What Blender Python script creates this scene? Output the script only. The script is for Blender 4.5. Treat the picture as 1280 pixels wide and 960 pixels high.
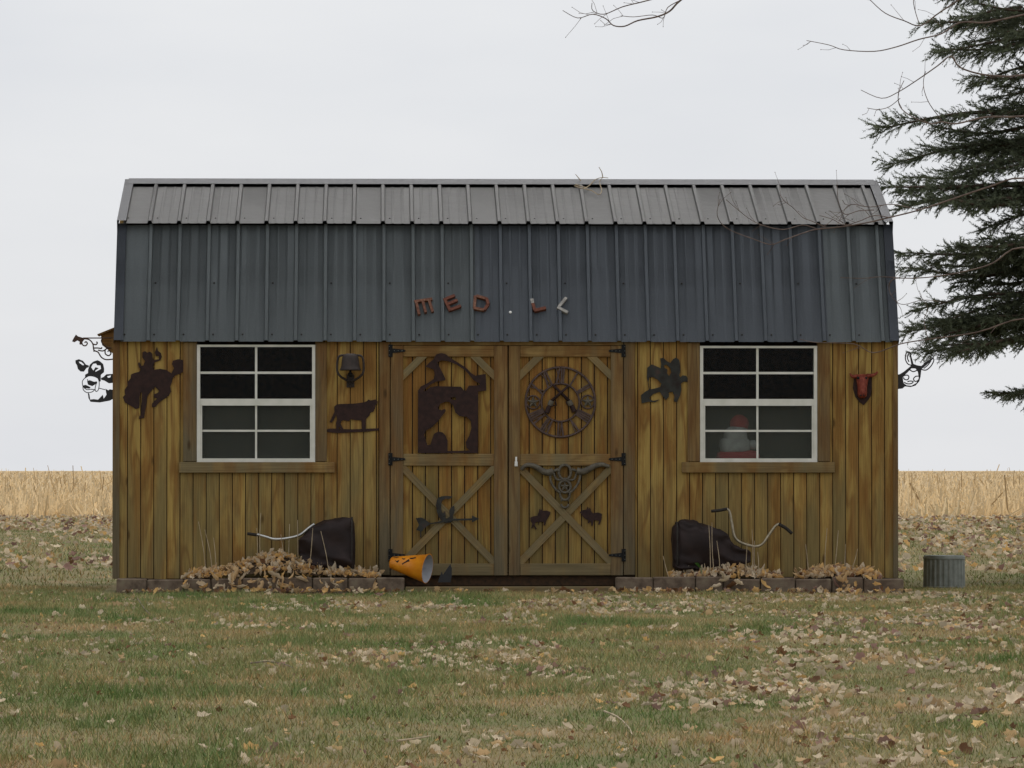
import bpy, bmesh, math, random
import numpy as np
from mathutils import Vector, Matrix, noise as mnoise
R = math.radians
rng = random.Random(7)
nrng = np.random.default_rng(11)
S = bpy.context.scene
C = S.collection
for o in list(bpy.data.objects): bpy.data.objects.remove(o)

# ------------------------------------------------------------------ camera
FPX, DIST, HCAM, CX = 5785.0, 36.0, 0.945, -0.982       # focal length in pixels of a 1280 wide picture
CAM = Vector((CX, -DIST, HCAM))
ya, pb = math.atan(165/FPX), math.atan(108/FPX)
FW = Vector((math.sin(ya)*math.cos(pb), math.cos(ya)*math.cos(pb), math.sin(pb)))
RT = Vector((math.cos(ya), -math.sin(ya), 0))
UP = RT.cross(FW)
cd = bpy.data.cameras.new('camera'); cam = bpy.data.objects.new('camera', cd); C.objects.link(cam)
cd.sensor_width = 36; cd.lens = FPX/1280*36; cd.clip_end = 20000; cd.clip_start = 0.5
cam.matrix_world = Matrix(((RT.x, UP.x, -FW.x, CAM.x), (RT.y, UP.y, -FW.y, CAM.y), (RT.z, UP.z, -FW.z, CAM.z), (0, 0, 0, 1)))
S.camera = cam

# ------------------------------------------------------------------ sky and sun (overcast)
SUN_EL, SUN_AZ = R(66), R(18)                           # azimuth from +Y, clockwise
w = bpy.data.worlds.new('World'); S.world = w; w.use_nodes = True
nt = w.node_tree; nt.nodes.clear(); L = nt.links.new
wo = nt.nodes.new('ShaderNodeOutputWorld'); bg = nt.nodes.new('ShaderNodeBackground')
sky = nt.nodes.new('ShaderNodeTexSky'); sky.sky_type = 'NISHITA'; sky.sun_disc = False
sky.sun_elevation = SUN_EL; sky.sun_rotation = SUN_AZ
tc = nt.nodes.new('ShaderNodeTexCoord'); mp = nt.nodes.new('ShaderNodeMapping'); mp.inputs['Scale'].default_value = (5, 5, 16)
nz = nt.nodes.new('ShaderNodeTexNoise'); nz.inputs['Scale'].default_value = 1.6; nz.inputs['Detail'].default_value = 4
cr = nt.nodes.new('ShaderNodeValToRGB')
cr.color_ramp.elements[0].position = .3; cr.color_ramp.elements[0].color = (7.45, 7.6, 7.95, 1)
cr.color_ramp.elements[1].position = .7; cr.color_ramp.elements[1].color = (8.35, 8.4, 8.55, 1)
mx = nt.nodes.new('ShaderNodeMix'); mx.data_type = 'RGBA'; mx.inputs[0].default_value = .95   # cloud cover
L(tc.outputs['Generated'], mp.inputs[0]); L(mp.outputs[0], nz.inputs['Vector']); L(nz.outputs['Fac'], cr.inputs[0])
L(sky.outputs[0], mx.inputs[6]); L(cr.outputs[0], mx.inputs[7]); L(mx.outputs[2], bg.inputs[0])
bg.inputs[1].default_value = 0.1; L(bg.outputs[0], wo.inputs[0])
sl = bpy.data.lights.new('sun', 'SUN'); sl.energy = 1.5; sl.angle = R(45); sl.color = (1, .97, .92)
so = bpy.data.objects.new('sun', sl); C.objects.link(so)
sd = Vector((math.sin(SUN_AZ)*math.cos(SUN_EL), math.cos(SUN_AZ)*math.cos(SUN_EL), math.sin(SUN_EL)))
so.rotation_euler = sd.to_track_quat('Z', 'Y').to_euler(); so.location = sd*60
S.view_settings.view_transform = 'Standard'; S.view_settings.look = 'None'
S.view_settings.exposure = 0; S.view_settings.gamma = 1

# ------------------------------------------------------------------ pixel helpers: direction from the photo, distance from the surface
def ray(px, py): return FW + RT*((px-640)/FPX) + UP*((480-py)/FPX)
def hit(px, py, p, n):
    d = ray(px, py); return CAM + d*((Vector(p)-CAM).dot(n)/d.dot(n))
def W(px, py, Y=0.0): return hit(px, py, (0, Y, 0), Vector((0, 1, 0)))
def XP(px, Y=0.0): return W(px, 588, Y).x
def ZP(py, Y=0.0): return W(475, py, Y).z
def zoomer(x0, y0, s, Y=0.0):
    return lambda pts: [(x0+u/s, y0+v/s) for u, v in pts]

# ------------------------------------------------------------------ materials
def mat(name, rough=.8, spec=.3, metal=0.0):
    m = bpy.data.materials.new(name); m.use_nodes = True
    b = m.node_tree.nodes['Principled BSDF']
    b.inputs['Roughness'].default_value = rough; b.inputs['Specular IOR Level'].default_value = spec; b.inputs['Metallic'].default_value = metal
    return m, m.node_tree, b
def nd(t, typ, **kw):
    n = t.nodes.new(typ)
    for k, v in kw.items():
        if k in n.inputs: n.inputs[k].default_value = v
        else: setattr(n, k, v)
    return n
def ramp(t, src, stops):
    r = t.nodes.new('ShaderNodeValToRGB'); e = r.color_ramp.elements
    while len(e) < len(stops): e.new(.5)
    for el, (p, c) in zip(e, stops): el.position = p; el.color = (*c, 1) if len(c) == 3 else c
    t.links.new(src, r.inputs[0]); return r.outputs[0]
def mixc(t, f, a, b, mode='MIX'):
    m = t.nodes.new('ShaderNodeMix'); m.data_type = 'RGBA'; m.blend_type = mode
    for sock, v in ((m.inputs[0], f), (m.inputs[6], a), (m.inputs[7], b)):
        if hasattr(v, 'links') or hasattr(v, 'is_linked'): t.links.new(v, sock)
        elif isinstance(v, (int, float)): sock.default_value = v
        else: sock.default_value = (*v, 1)
    return m.outputs[2]
def coords(t, scale=(1, 1, 1), rnd=0.0):
    tc = t.nodes.new('ShaderNodeTexCoord'); mp = t.nodes.new('ShaderNodeMapping'); mp.inputs['Scale'].default_value = scale
    src = tc.outputs['Object']
    if rnd:
        oi = t.nodes.new('ShaderNodeObjectInfo'); ml = nd(t, 'ShaderNodeMath', operation='MULTIPLY'); ml.inputs[1].default_value = rnd
        t.links.new(oi.outputs['Random'], ml.inputs[0]); va = nd(t, 'ShaderNodeVectorMath', operation='ADD')
        t.links.new(src, va.inputs[0]); t.links.new(ml.outputs[0], va.inputs[1]); src = va.outputs[0]
    t.links.new(src, mp.inputs[0]); return mp.outputs[0]
def noise(t, vec, scale, detail=4, dist=0.0, rough=.55):
    n = nd(t, 'ShaderNodeTexNoise', Scale=scale, Detail=detail, Distortion=dist, Roughness=rough); t.links.new(vec, n.inputs['Vector']); return n.outputs['Fac']
def bump(t, b, h, strength=.3, dist=.01):
    n = nd(t, 'ShaderNodeBump', Strength=strength, Distance=dist); t.links.new(h, n.inputs['Height']); t.links.new(n.outputs[0], b.inputs['Normal'])
def speck(name, c1, c2, scale=20, rough=.8, spec=.3, metal=0.0, bmp=.2, c3=None):
    m, t, b = mat(name, rough, spec, metal); v = coords(t)
    f = noise(t, v, scale, 5)
    st = [(.35, c1), (.65, c2)] if c3 is None else [(.3, c1), (.55, c2), (.72, c3)]
    t.links.new(ramp(t, f, st), b.inputs['Base Color'])
    if bmp: bump(t, b, noise(t, v, scale*2.5, 4), bmp, .004)
    return m
def wood(name, gold, dark, grey, greyness=.5, rnd=6.0, axis='z', weather_z=None):
    m, t, b = mat(name, .85, .15)
    s1 = (7, 7, .8) if axis == 'z' else (.8, 7, 7)
    s2 = (130, 130, 3) if axis == 'z' else (3, 130, 130)
    v = coords(t, s1, rnd)
    f = noise(t, v, 1.0, 2, .35)
    mu = nd(t, 'ShaderNodeMath', operation='MULTIPLY'); mu.inputs[1].default_value = 34; t.links.new(f, mu.inputs[0])
    si = nd(t, 'ShaderNodeMath', operation='SINE'); t.links.new(mu.outputs[0], si.inputs[0])
    ring = ramp(t, si.outputs[0], [(.0, (0, 0, 0)), (.7, (.45, .45, .45)), (1, (.9, .9, .9))])
    col = mixc(t, ring, gold, dark)
    blotch = ramp(t, noise(t, coords(t, (6, 3, 1.5), rnd*.1), 1.2, 6, .5), [(.40, (0, 0, 0)), (.58, (1, 1, 1))])
    col = mixc(t, blotch, col, mixc(t, .8, col, tuple(a*k_ for a, k_ in zip(dark, (1.0, .86, .75)))))
    # weathering: grey-green where rain has reached, in streaky patches
    wn = noise(t, coords(t, (4.5, 3, .7), rnd*.05), 1.1, 6, .4)
    if weather_z:
        tcn = t.nodes.new('ShaderNodeTexCoord'); sp = nd(t, 'ShaderNodeSeparateXYZ'); t.links.new(tcn.outputs['Object'], sp.inputs[0])
        mr = nd(t, 'ShaderNodeMapRange'); t.links.new(sp.outputs['Z'], mr.inputs[0])
        mr.inputs[1].default_value = weather_z[1]; mr.inputs[2].default_value = weather_z[0]; mr.inputs[3].default_value = -.13; mr.inputs[4].default_value = .15
        ad = nd(t, 'ShaderNodeMath', operation='ADD'); t.links.new(wn, ad.inputs[0]); t.links.new(mr.outputs[0], ad.inputs[1]); wn = ad.outputs[0]
    wf = ramp(t, wn, [(.62-.3*greyness, (0, 0, 0)), (.85-.3*greyness, (.9, .9, .9))])
    col = mixc(t, wf, col, grey)
    vo = nd(t, 'ShaderNodeTexVoronoi', Scale=1.0, Randomness=1.0); t.links.new(coords(t, (7, 7, 2.6) if axis == 'z' else (2.6, 7, 7), rnd), vo.inputs['Vector'])
    kn = ramp(t, vo.outputs['Distance'], [(.05, (.75, .75, .75)), (.13, (0, 0, 0))]); sc_ = nd(t, 'ShaderNodeSeparateColor'); t.links.new(vo.outputs['Color'], sc_.inputs[0])
    gt = nd(t, 'ShaderNodeMath', operation='GREATER_THAN'); gt.inputs[1].default_value = .62; t.links.new(sc_.outputs[0], gt.inputs[0])
    km = nd(t, 'ShaderNodeMath', operation='MULTIPLY'); t.links.new(kn, km.inputs[0]); t.links.new(gt.outputs[0], km.inputs[1])
    col = mixc(t, km.outputs[0], col, tuple(a*.35 for a in dark))
    fine = noise(t, coords(t, s2, rnd), 1.0, 3)
    col = mixc(t, .55, col, ramp(t, fine, [(.3, (.35, .35, .35)), (.7, (1, 1, 1))]), 'MULTIPLY')
    oi = nd(t, 'ShaderNodeObjectInfo'); hs = nd(t, 'ShaderNodeHueSaturation'); t.links.new(col, hs.inputs['Color'])
    mr2 = nd(t, 'ShaderNodeMapRange'); t.links.new(oi.outputs['Random'], mr2.inputs[0]); mr2.inputs[3].default_value = .94; mr2.inputs[4].default_value = 1.06
    t.links.new(mr2.outputs[0], hs.inputs['Value']); t.links.new(hs.outputs[0], b.inputs['Base Color'])
    bump(t, b, fine, .35, .003)
    return m
M = {}
M['board'] = wood('siding_wood', (.43, .29, .088), (.25, .14, .044), (.235, .18, .074), .50, weather_z=(.1, 2.0))
M['door_board'] = wood('door_wood', (.385, .25, .07), (.24, .125, .037), (.205, .155, .058), .44, weather_z=(.1, 2.0))
M['trim'] = wood('trim_wood', (.27, .175, .07), (.18, .105, .044), (.155, .13, .08), .75, weather_z=(.1, 2.0))
M['rail'] = wood('rail_wood', (.32, .21, .08), (.21, .125, .048), (.21, .17, .092), .66, axis='x', weather_z=(.1, 2.0))
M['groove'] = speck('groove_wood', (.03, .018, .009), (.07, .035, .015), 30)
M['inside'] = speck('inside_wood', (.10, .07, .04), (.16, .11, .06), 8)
M['sky_white'] = None
def roofmat(name, c):
    m, t, b = mat(name, .42, .45)
    f = noise(t, coords(t, (26, 3, 1.2), 9), 1.0, 5)
    d = tuple(x*.94 for x in c); l = tuple(min(1, x*1.05) for x in c)
    col = ramp(t, f, [(.3, d), (.7, l)])
    g = ramp(t, noise(t, coords(t, (60, 60, 60)), 2.0, 6), [(.45, (1, 1, 1)), (.8, (1.35, 1.3, 1.25))])
    t.links.new(mixc(t, .6, col, g, 'MULTIPLY'), b.inputs['Base Color'])
    rr = nd(t, 'ShaderNodeMapRange'); t.links.new(f, rr.inputs[0]); rr.inputs[3].default_value = .36; rr.inputs[4].default_value = .55
    t.links.new(rr.outputs[0], b.inputs['Roughness']); bump(t, b, noise(t, coords(t, (5, 5, 2.2), 3), 1.0, 2), .5, .02); return m
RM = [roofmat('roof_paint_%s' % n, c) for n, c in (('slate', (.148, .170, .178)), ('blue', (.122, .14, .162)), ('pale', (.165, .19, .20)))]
M['roof_up'] = roofmat('roof_paint_upper', (.225, .22, .213))  # paler grey base for the upper slopes
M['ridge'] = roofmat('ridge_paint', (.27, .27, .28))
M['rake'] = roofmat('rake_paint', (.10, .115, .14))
M['screw'] = speck('screw_steel', (.02, .02, .02), (.05, .045, .04), 50, .5)
M['vinyl'] = speck('window_vinyl', (.60, .60, .53), (.72, .71, .65), 9, .45, .4, bmp=0)
M['black_iron'] = speck('black_iron', (.004, .004, .005), (.009, .009, .009), 40, .6, .25)
M['rust'] = speck('rusted_steel', (.020, .009, .008), (.036, .016, .013), 25, .75, .3)
M['rust2'] = speck('rusted_steel_dull', (.05, .03, .026), (.095, .06, .05), 30, .65, .4)
M['patina'] = speck('patina_metal', (.022, .015, .013), (.034, .036, .032), 14, .7, .2, c3=(.06, .04, .034))
M['cutblack'] = speck('gloss_black_steel', (.004, .004, .006), (.008, .008, .012), 30, .4, .5, bmp=0)
M['bracket'] = speck('brown_iron', (.045, .026, .02), (.09, .05, .035), 40, .7)
M['horn'] = speck('weathered_iron', (.07, .06, .045), (.13, .115, .085), 30, .65, .4)
M['bell'] = speck('cast_iron', (.022, .015, .013), (.04, .028, .023), 22, .65, .4)
M['redpaint'] = speck('red_bull_paint', (.11, .016, .010), (.21, .04, .022), 40, .6, .25, c3=(.30, .10, .06))
M['letter_rust'] = speck('letter_rust', (.08, .03, .018), (.17, .072, .044), 60, .8, c3=(.27, .18, .12))
M['letter_dark'] = speck('letter_dark_rust', (.09, .03, .02), (.17, .06, .035), 60, .8)
M['letter_pale'] = speck('letter_bare_metal', (.22, .21, .19), (.42, .40, .37), 60, .6)
M['white'] = speck('white_paint', (.7, .7, .68), (.8, .8, .78), 30, .4)
M['chrome'] = speck('dull_chrome', (.45, .45, .44), (.6, .6, .58), 30, .3, .5, .9, bmp=0)
M['tube'] = speck('worn_tube', (.28, .24, .17), (.42, .37, .27), 30, .4, .5, .6, bmp=0)
M['grip'] = speck('rubber_grip', (.015, .012, .01), (.03, .025, .02), 40, .7)
M['bundle'] = speck('brown_vinyl', (.014, .0085, .008), (.028, .017, .0155), 7, .6, .22, bmp=.4)
M['orange'] = speck('orange_paint', (.62, .20, .006), (.74, .28, .012), 12, .4, .4, bmp=0)
M['zinc'] = speck('galvanised_zinc', (.15, .165, .145), (.23, .245, .22), 15, .5, .4, .25)
M['greyinside'] = speck('grey_liner', (.30, .31, .34), (.42, .43, .46), 14, .7)
M['block'] = speck('edging_concrete', (.09, .066, .048), (.165, .125, .092), 16, .95, .1, bmp=.8, c3=(.20, .165, .115))
M['soil'] = speck('bed_soil', (.035, .024, .016), (.08, .055, .035), 30, .95, .1, bmp=.8)
M['stem'] = speck('dry_stem', (.30, .23, .145), (.46, .37, .25), 20, .8)
M['bark'] = speck('grey_bark', (.10, .075, .06), (.19, .15, .125), 18, .9, .1, bmp=.6)
M['twig'] = speck('twig_bark', (.10, .07, .06), (.19, .14, .115), 18, .8, .2)
M['spruce_bark'] = speck('spruce_bark', (.05, .035, .026), (.11, .08, .06), 22, .9, .1, bmp=.6)
M['plush_red'] = speck('red_felt', (.42, .02, .03), (.5, .04, .05), 20, .9)
M['plush_white'] = speck('white_felt', (.42, .42, .44), (.58, .58, .6), 20, .9)
M['greenleaf'] = speck('green_leaf', (.06, .16, .03), (.10, .24, .05), 30, .5)
# glass
m, t, b = mat('window_glass'); t.nodes.remove(b)
tr = nd(t, 'ShaderNodeBsdfTransparent', Color=(.86, .88, .86, 1)); gl = nd(t, 'ShaderNodeBsdfGlossy', Roughness=.03)
ms = nd(t, 'ShaderNodeMixShader'); ms.inputs[0].default_value = .005
t.links.new(tr.outputs[0], ms.inputs[1]); t.links.new(gl.outputs[0], ms.inputs[2]); t.links.new(ms.outputs[0], t.nodes['Material Output'].inputs[0]); M['glass'] = m
m, t, b = mat('insect_screen', .9, .1); tr = nd(t, 'ShaderNodeBsdfTransparent'); ms = nd(t, 'ShaderNodeMixShader')
v = coords(t); f = noise(t, v, 3.0, 4); t.links.new(ramp(t, f, [(.3, (.15, .148, .13)), (.7, (.21, .205, .18))]), b.inputs['Base Color'])
ms.inputs[0].default_value = .36; t.links.new(tr.outputs[0], ms.inputs[1]); t.links.new(b.outputs[0], ms.inputs[2]); t.links.new(ms.outputs[0], t.nodes['Material Output'].inputs[0]); M['screen'] = m
# ground family: the same lawn colours for the sheet and its blades
def lawn_col(t):
    v = coords(t)
    a = noise(t, coords(t, (1, .6, 1)), 1.15, 6, .3); b_ = noise(t, v, 1.7, 5, .2); c_ = noise(t, v, 9, 4)
    base = ramp(t, a, [(.34, (.12, .168, .06)), (.45, (.20, .20, .094)), (.54, (.32, .265, .152)), (.70, (.335, .235, .128))])
    base = mixc(t, ramp(t, b_, [(.46, (0, 0, 0)), (.66, (.75, .75, .75))]), base, (.115, .175, .06))
    return mixc(t, ramp(t, c_, [(.5, (0, 0, 0)), (.75, (.6, .6, .6))]), base, (.21, .135, .068))
m, t, b = mat('lawn_thatch', .95, .05); t.links.new(mixc(t, .55, lawn_col(t), (.17, .135, .075)), b.inputs['Base Color']); bump(t, b, noise(t, coords(t), 40, 4), .8, .02); M['lawn'] = m
m, t, b = mat('grass_blade', .7, .15); at = nd(t, 'ShaderNodeAttribute', attribute_name='col')
t.links.new(mixc(t, 1.0, lawn_col(t), at.outputs['Color'], 'MULTIPLY'), b.inputs['Base Color']); M['grass'] = m
def attrmat(name, rough=.8, trans=0.0):
    m, t, b = mat(name, rough, .15); at = nd(t, 'ShaderNodeAttribute', attribute_name='col')
    f = noise(t, coords(t), 45, 4)
    col = mixc(t, .5, at.outputs['Color'], ramp(t, f, [(.3, (.74, .69, .62)), (.7, (1.1, 1.1, 1.1))]), 'MULTIPLY')
    t.links.new(col, b.inputs['Base Color'])
    if trans:
        tl = nd(t, 'ShaderNodeBsdfTranslucent'); ms = nd(t, 'ShaderNodeMixShader'); ms.inputs[0].default_value = trans
        t.links.new(col, tl.inputs[0]); t.links.new(b.outputs[0], ms.inputs[1]); t.links.new(tl.outputs[0], ms.inputs[2]); t.links.new(ms.outputs[0], t.nodes['Material Output'].inputs[0])
    return m
M['leaf'] = attrmat('dry_leaf', .75, .3); M['straw'] = attrmat('corn_straw', .75, .35); M['needle'] = attrmat('spruce_needle', .6, .3)
M['field'] = speck('stubble_ground', (.50, .36, .19), (.66, .51, .30), .8, .95, .05, bmp=0)

# ------------------------------------------------------------------ mesh helpers
def link(name, me, m, parent=None):
    o = bpy.data.objects.new(name, me); C.objects.link(o)
    if m and not me.materials: me.materials.append(m)
    if parent: o.parent = parent
    return o
def obj(name, bm, m, parent=None, smooth=False):
    bmesh.ops.recalc_face_normals(bm, faces=bm.faces)
    me = bpy.data.meshes.new(name); bm.to_mesh(me); bm.free()
    if smooth:
        for p in me.polygons: p.use_smooth = True
    return link(name, me, m, parent)
def tag(o, label, cat=None, group=None, kind=None):
    if label: o['label'] = label
    if cat: o['category'] = cat
    if group: o['group'] = group
    if kind: o['kind'] = kind
    return o
def empty(name, loc=(0, 0, 0)):
    # things are modelled in place: the empty stays at the world origin unless a base is given
    o = bpy.data.objects.new(name, None); C.objects.link(o); o.empty_display_size = .1; return o
def bx(bm, x0, x1, y0, y1, z0, z1):
    v = [bm.verts.new((x, y, z)) for x in (x0, x1) for y in (y0, y1) for z in (z0, z1)]
    for f in ((0, 1, 3, 2), (4, 6, 7, 5), (0, 4, 5, 1), (2, 3, 7, 6), (0, 2, 6, 4), (1, 5, 7, 3)): bm.faces.new([v[i] for i in f])
def box(name, m, parent, *a):
    bm = bmesh.new(); bx(bm, *a)
    if name in ('block', 'stile', 'rail', 'trim_board', 'sill', 'threshold_plank'): bmesh.ops.bevel(bm, geom=bm.edges[:], offset=.004 if name != 'block' else .008, segments=1, affect='EDGES')
    return obj(name, bm, m, parent)
def bar(bm, a, b, wdt, y0, y1, skew=None):
    """flat bar in the wall plane from a to b (x,z), between depths y0 and y1"""
    a, b = Vector(a), Vector(b); d = (b-a).normalized(); n = Vector((-d.y, d.x))*wdt/2
    q = [a+n, a-n, b-n, b+n]
    v = [bm.verts.new((p.x, y, p.y)) for y in (y0, y1) for p in q]
    for f in ((3, 2, 1, 0), (4, 5, 6, 7), (0, 1, 5, 4), (1, 2, 6, 5), (2, 3, 7, 6), (3, 0, 4, 7)): bm.faces.new([v[i] for i in f])
def tube(bm, pts, rad, seg=6):
    pts = [Vector(p) for p in pts]; n = len(pts)
    rads = rad if isinstance(rad, (list, tuple)) else [rad]*n
    rings = []; ref = None
    for i, p in enumerate(pts):
        d = (pts[min(i+1, n-1)]-pts[max(i-1, 0)]).normalized()
        if ref is None: ref = d.orthogonal().normalized()
        ref = (ref-d*ref.dot(d)); ref = ref.normalized() if ref.length > 1e-6 else d.orthogonal().normalized()
        s = d.cross(ref)
        rings.append([bm.verts.new(p+(ref*math.cos(2*math.pi*k/seg)+s*math.sin(2*math.pi*k/seg))*rads[i]) for k in range(seg)])
    for r0, r1 in zip(rings, rings[1:]):
        for k in range(seg): bm.faces.new((r0[k], r0[(k+1) % seg], r1[(k+1) % seg], r1[k]))
    bm.faces.new(rings[0][::-1]); bm.faces.new(rings[-1])
def smoothpath(pts, sub=4):
    pts = [Vector(p) for p in pts]; out = []
    for i in range(len(pts)-1):
        p0, p1, p2, p3 = pts[max(i-1, 0)], pts[i], pts[i+1], pts[min(i+2, len(pts)-1)]
        for k in range(sub):
            u = k/sub
            out.append(.5*((2*p1)+(p2-p0)*u+(2*p0-5*p1+4*p2-p3)*u*u+(3*p1-p0-3*p2+p3)*u**3))
    out.append(pts[-1]); return out
def cutout(name, loops, m, parent, yf, yb, smooth_pts=False):
    """plate cut to loops given in photo pixels, standing at depth yf..yb (first loop outer, others holes or more plates)"""
    cu = bpy.data.curves.new(name, 'CURVE'); cu.dimensions = '2D'; cu.fill_mode = 'BOTH'
    for lp in loops:
        sp = cu.splines.new('POLY'); P = [W(a, b, yf) for a, b in lp]
        sp.points.add(len(P)-1); sp.use_cyclic_u = True
        for q, p in zip(sp.points, P): q.co = (p.x, p.z, 0, 1)
    cu.extrude = abs(yb-yf)/2
    tmp = bpy.data.objects.new('tmp', cu); C.objects.link(tmp)
    dg = bpy.context.evaluated_depsgraph_get(); me = bpy.data.meshes.new_from_object(tmp.evaluated_get(dg))
    bpy.data.objects.remove(tmp); bpy.data.curves.remove(cu); me.name = name
    ym = (yf+yb)/2
    me.transform(Matrix(((1, 0, 0, 0), (0, 0, -1, ym), (0, 1, 0, 0), (0, 0, 0, 1))))
    me.materials.clear(); return link(name, me, m, parent)
def npmesh(name, V, F, m, parent=None, col=None, smooth=False):
    """V (n,3), F (k,c): one mesh from arrays"""
    me = bpy.data.meshes.new(name); n, k, c = len(V), len(F), F.shape[1]
    me.vertices.add(n); me.vertices.foreach_set('co', V.astype(np.float32).ravel())
    me.loops.add(k*c); me.loops.foreach_set('vertex_index', F.astype(np.int32).ravel())
    me.polygons.add(k); me.polygons.foreach_set('loop_start', np.arange(0, k*c, c, dtype=np.int32))
    me.update(calc_edges=True)
    if col is not None:
        a = me.attributes.new('col', 'FLOAT_COLOR', 'POINT'); cc = np.ones((n, 4), np.float32); cc[:, :3] = col; a.data.foreach_set('color', cc.ravel())
    if smooth: me.polygons.foreach_set('use_smooth', np.ones(k, bool))
    return link(name, me, m, parent)

# ------------------------------------------------------------------ the ground
bm = bmesh.new(); bm.faces.new([bm.verts.new(p) for p in ((-5000, -400, -.008), (5000, -400, -.008), (5000, 9000, -.008), (-5000, 9000, -.008))])
tag(obj('corn_field', bm, M['field']), None, None, None, 'structure')
FIELD_Y = 57.0
bm = bmesh.new(); bm.faces.new([bm.verts.new(p) for p in ((-90, -90, 0), (90, -90, 0), (90, FIELD_Y, 0), (-90, FIELD_Y, 0))])
tag(obj('lawn', bm, M['lawn']), None, None, None, 'structure')

# ------------------------------------------------------------------ the shed
XL, XR, DEEP = -3.048, 3.048, 3.05
ZB, ZE, ZK, ZR = .105, 1.965, 2.872, 3.248              # wall foot, eave, knee, ridge
YK, YM = .45, DEEP/2
shed = tag(empty('wooden_shed'), 'stained wooden lofted barn shed with charcoal metal gambrel roof and double doors', 'shed')
WINS = [(246, 394, 431, 578, 320), (875, 1021.5, 432, 578, 947)]
DX0, DX1 = XP(473), XP(794)
wl = [(XP(a), XP(b), ZP(d), ZP(c)) for a, b, c, d, e in WINS]
# front siding: a dark backing sheet with the openings left free and every board on it
cuts = [XL, wl[0][0], wl[0][1], DX0, DX1, wl[1][0], wl[1][1], XR]
def backing(x0, xa, xb, x1, zs):                         # U-shaped sheet round a window
    bm = bmesh.new(); q = [(x0, ZB), (x1, ZB), (x1, ZE+.05), (xb, ZE+.05), (xb, zs), (xa, zs), (xa, ZE+.05), (x0, ZE+.05)]
    A = [bm.verts.new((x, .013, z)) for x, z in q]; B = [bm.verts.new((x, .045, z)) for x, z in q]
    for r_ in (A, B):
        for f in ((0, 5, 6, 7), (0, 1, 4, 5), (1, 2, 3, 4)): bm.faces.new([r_[i] for i in f])
    for i in range(8): bm.faces.new((A[i], A[(i+1) % 8], B[(i+1) % 8], B[i]))
    return obj('front_siding', bm, M['groove'], shed)
sidings = (backing(XL, wl[0][0], wl[0][1], DX0, wl[0][2]+.01), backing(DX1, wl[1][0], wl[1][1], XR, wl[1][2]+.01))
BW = .1016
xs = XL+.006; k = 0
while xs < XR-.01:
    x0, x1 = xs+.0034, min(xs+BW-.0034, XR-.004)
    segs = [(x0, x1)]
    for e in (wl[0][0], wl[0][1], DX0, DX1, wl[1][0], wl[1][1]):
        segs = [q for s in segs for q in (((s[0], e), (e, s[1])) if s[0]+.002 < e < s[1]-.002 else (s,))]
    for s in segs:
        mid = (s[0]+s[1])/2
        if DX0 < mid < DX1: continue
        top = ZE+.03
        for wv in wl:
            if wv[0] < mid < wv[1]: top = wv[2]+.005
        box('board', M['board'], sidings[0 if mid < 0 else 1], s[0], s[1], 0, .0125, ZB+rng.uniform(-.004, .004), top)
    xs += BW
# other walls, floor, skids
def gable(name, x0, x1):
    prof = [(.014, ZB), (DEEP-.014, ZB), (DEEP-.014, ZE-.01), (DEEP-YK-.06, ZK-.06), (YM, ZR-.04), (YK+.06, ZK-.06), (.014, ZE-.01)]
    bm = bmesh.new(); a = [bm.verts.new((x0, y, z)) for y, z in prof]; b = [bm.verts.new((x1, y, z)) for y, z in prof]; n = len(prof)
    bm.faces.new(a); bm.faces.new(b)
    for i in range(n): bm.faces.new((a[i], a[(i+1) % n], b[(i+1) % n], b[i]))
    return obj(name, bm, M['board'], shed)
gable('side_wall', XL-.001, XL+.03); gable('side_wall', XR-.03, XR+.001)
box('back_wall', M['board'], shed, XL+.03, XR-.03, DEEP-.04, DEEP-.006, ZB, ZE+.02)
box('interior_shade_sheet', M['groove'], shed, XL+.04, XR-.04, DEEP-.06, DEEP-.045, ZB+.051, ZE+.3)  # added dark sheet, its colour stands for the indoor shade behind the windows
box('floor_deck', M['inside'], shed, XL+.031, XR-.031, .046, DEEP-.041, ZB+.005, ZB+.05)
for y in (.10, 1.4, 2.7): box('skid', M['groove'], shed, XL+.05, XR-.05, y, y+.1, -.01, ZB+.004)
box('front_rim_joist', M['groove'], shed, DX0, DX1, .03, .0455, .05, ZB+.05)
# trim
def trim(px0, px1, py0, py1, m='trim', name='trim_board', y0=-.02, y1=.0, par=None):
    return box(name, M[m], par or shed, XP(px0), XP(px1), y0, y1, ZP(py1), ZP(py0))
box('corner_board', M['trim'], shed, XL-.008, XL+.045, -.018, -.0005, ZB, ZE+.02)
box('corner_board', M['trim'], shed, XR-.03, XR+.008, -.018, -.0005, ZB, ZE+.02)
trim(474, 487.3, 427, 719); trim(779.6, 793.5, 427, 719)
trim(488, 779, 424, 431.5, 'rail', y0=-.016, y1=.03)
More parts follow.
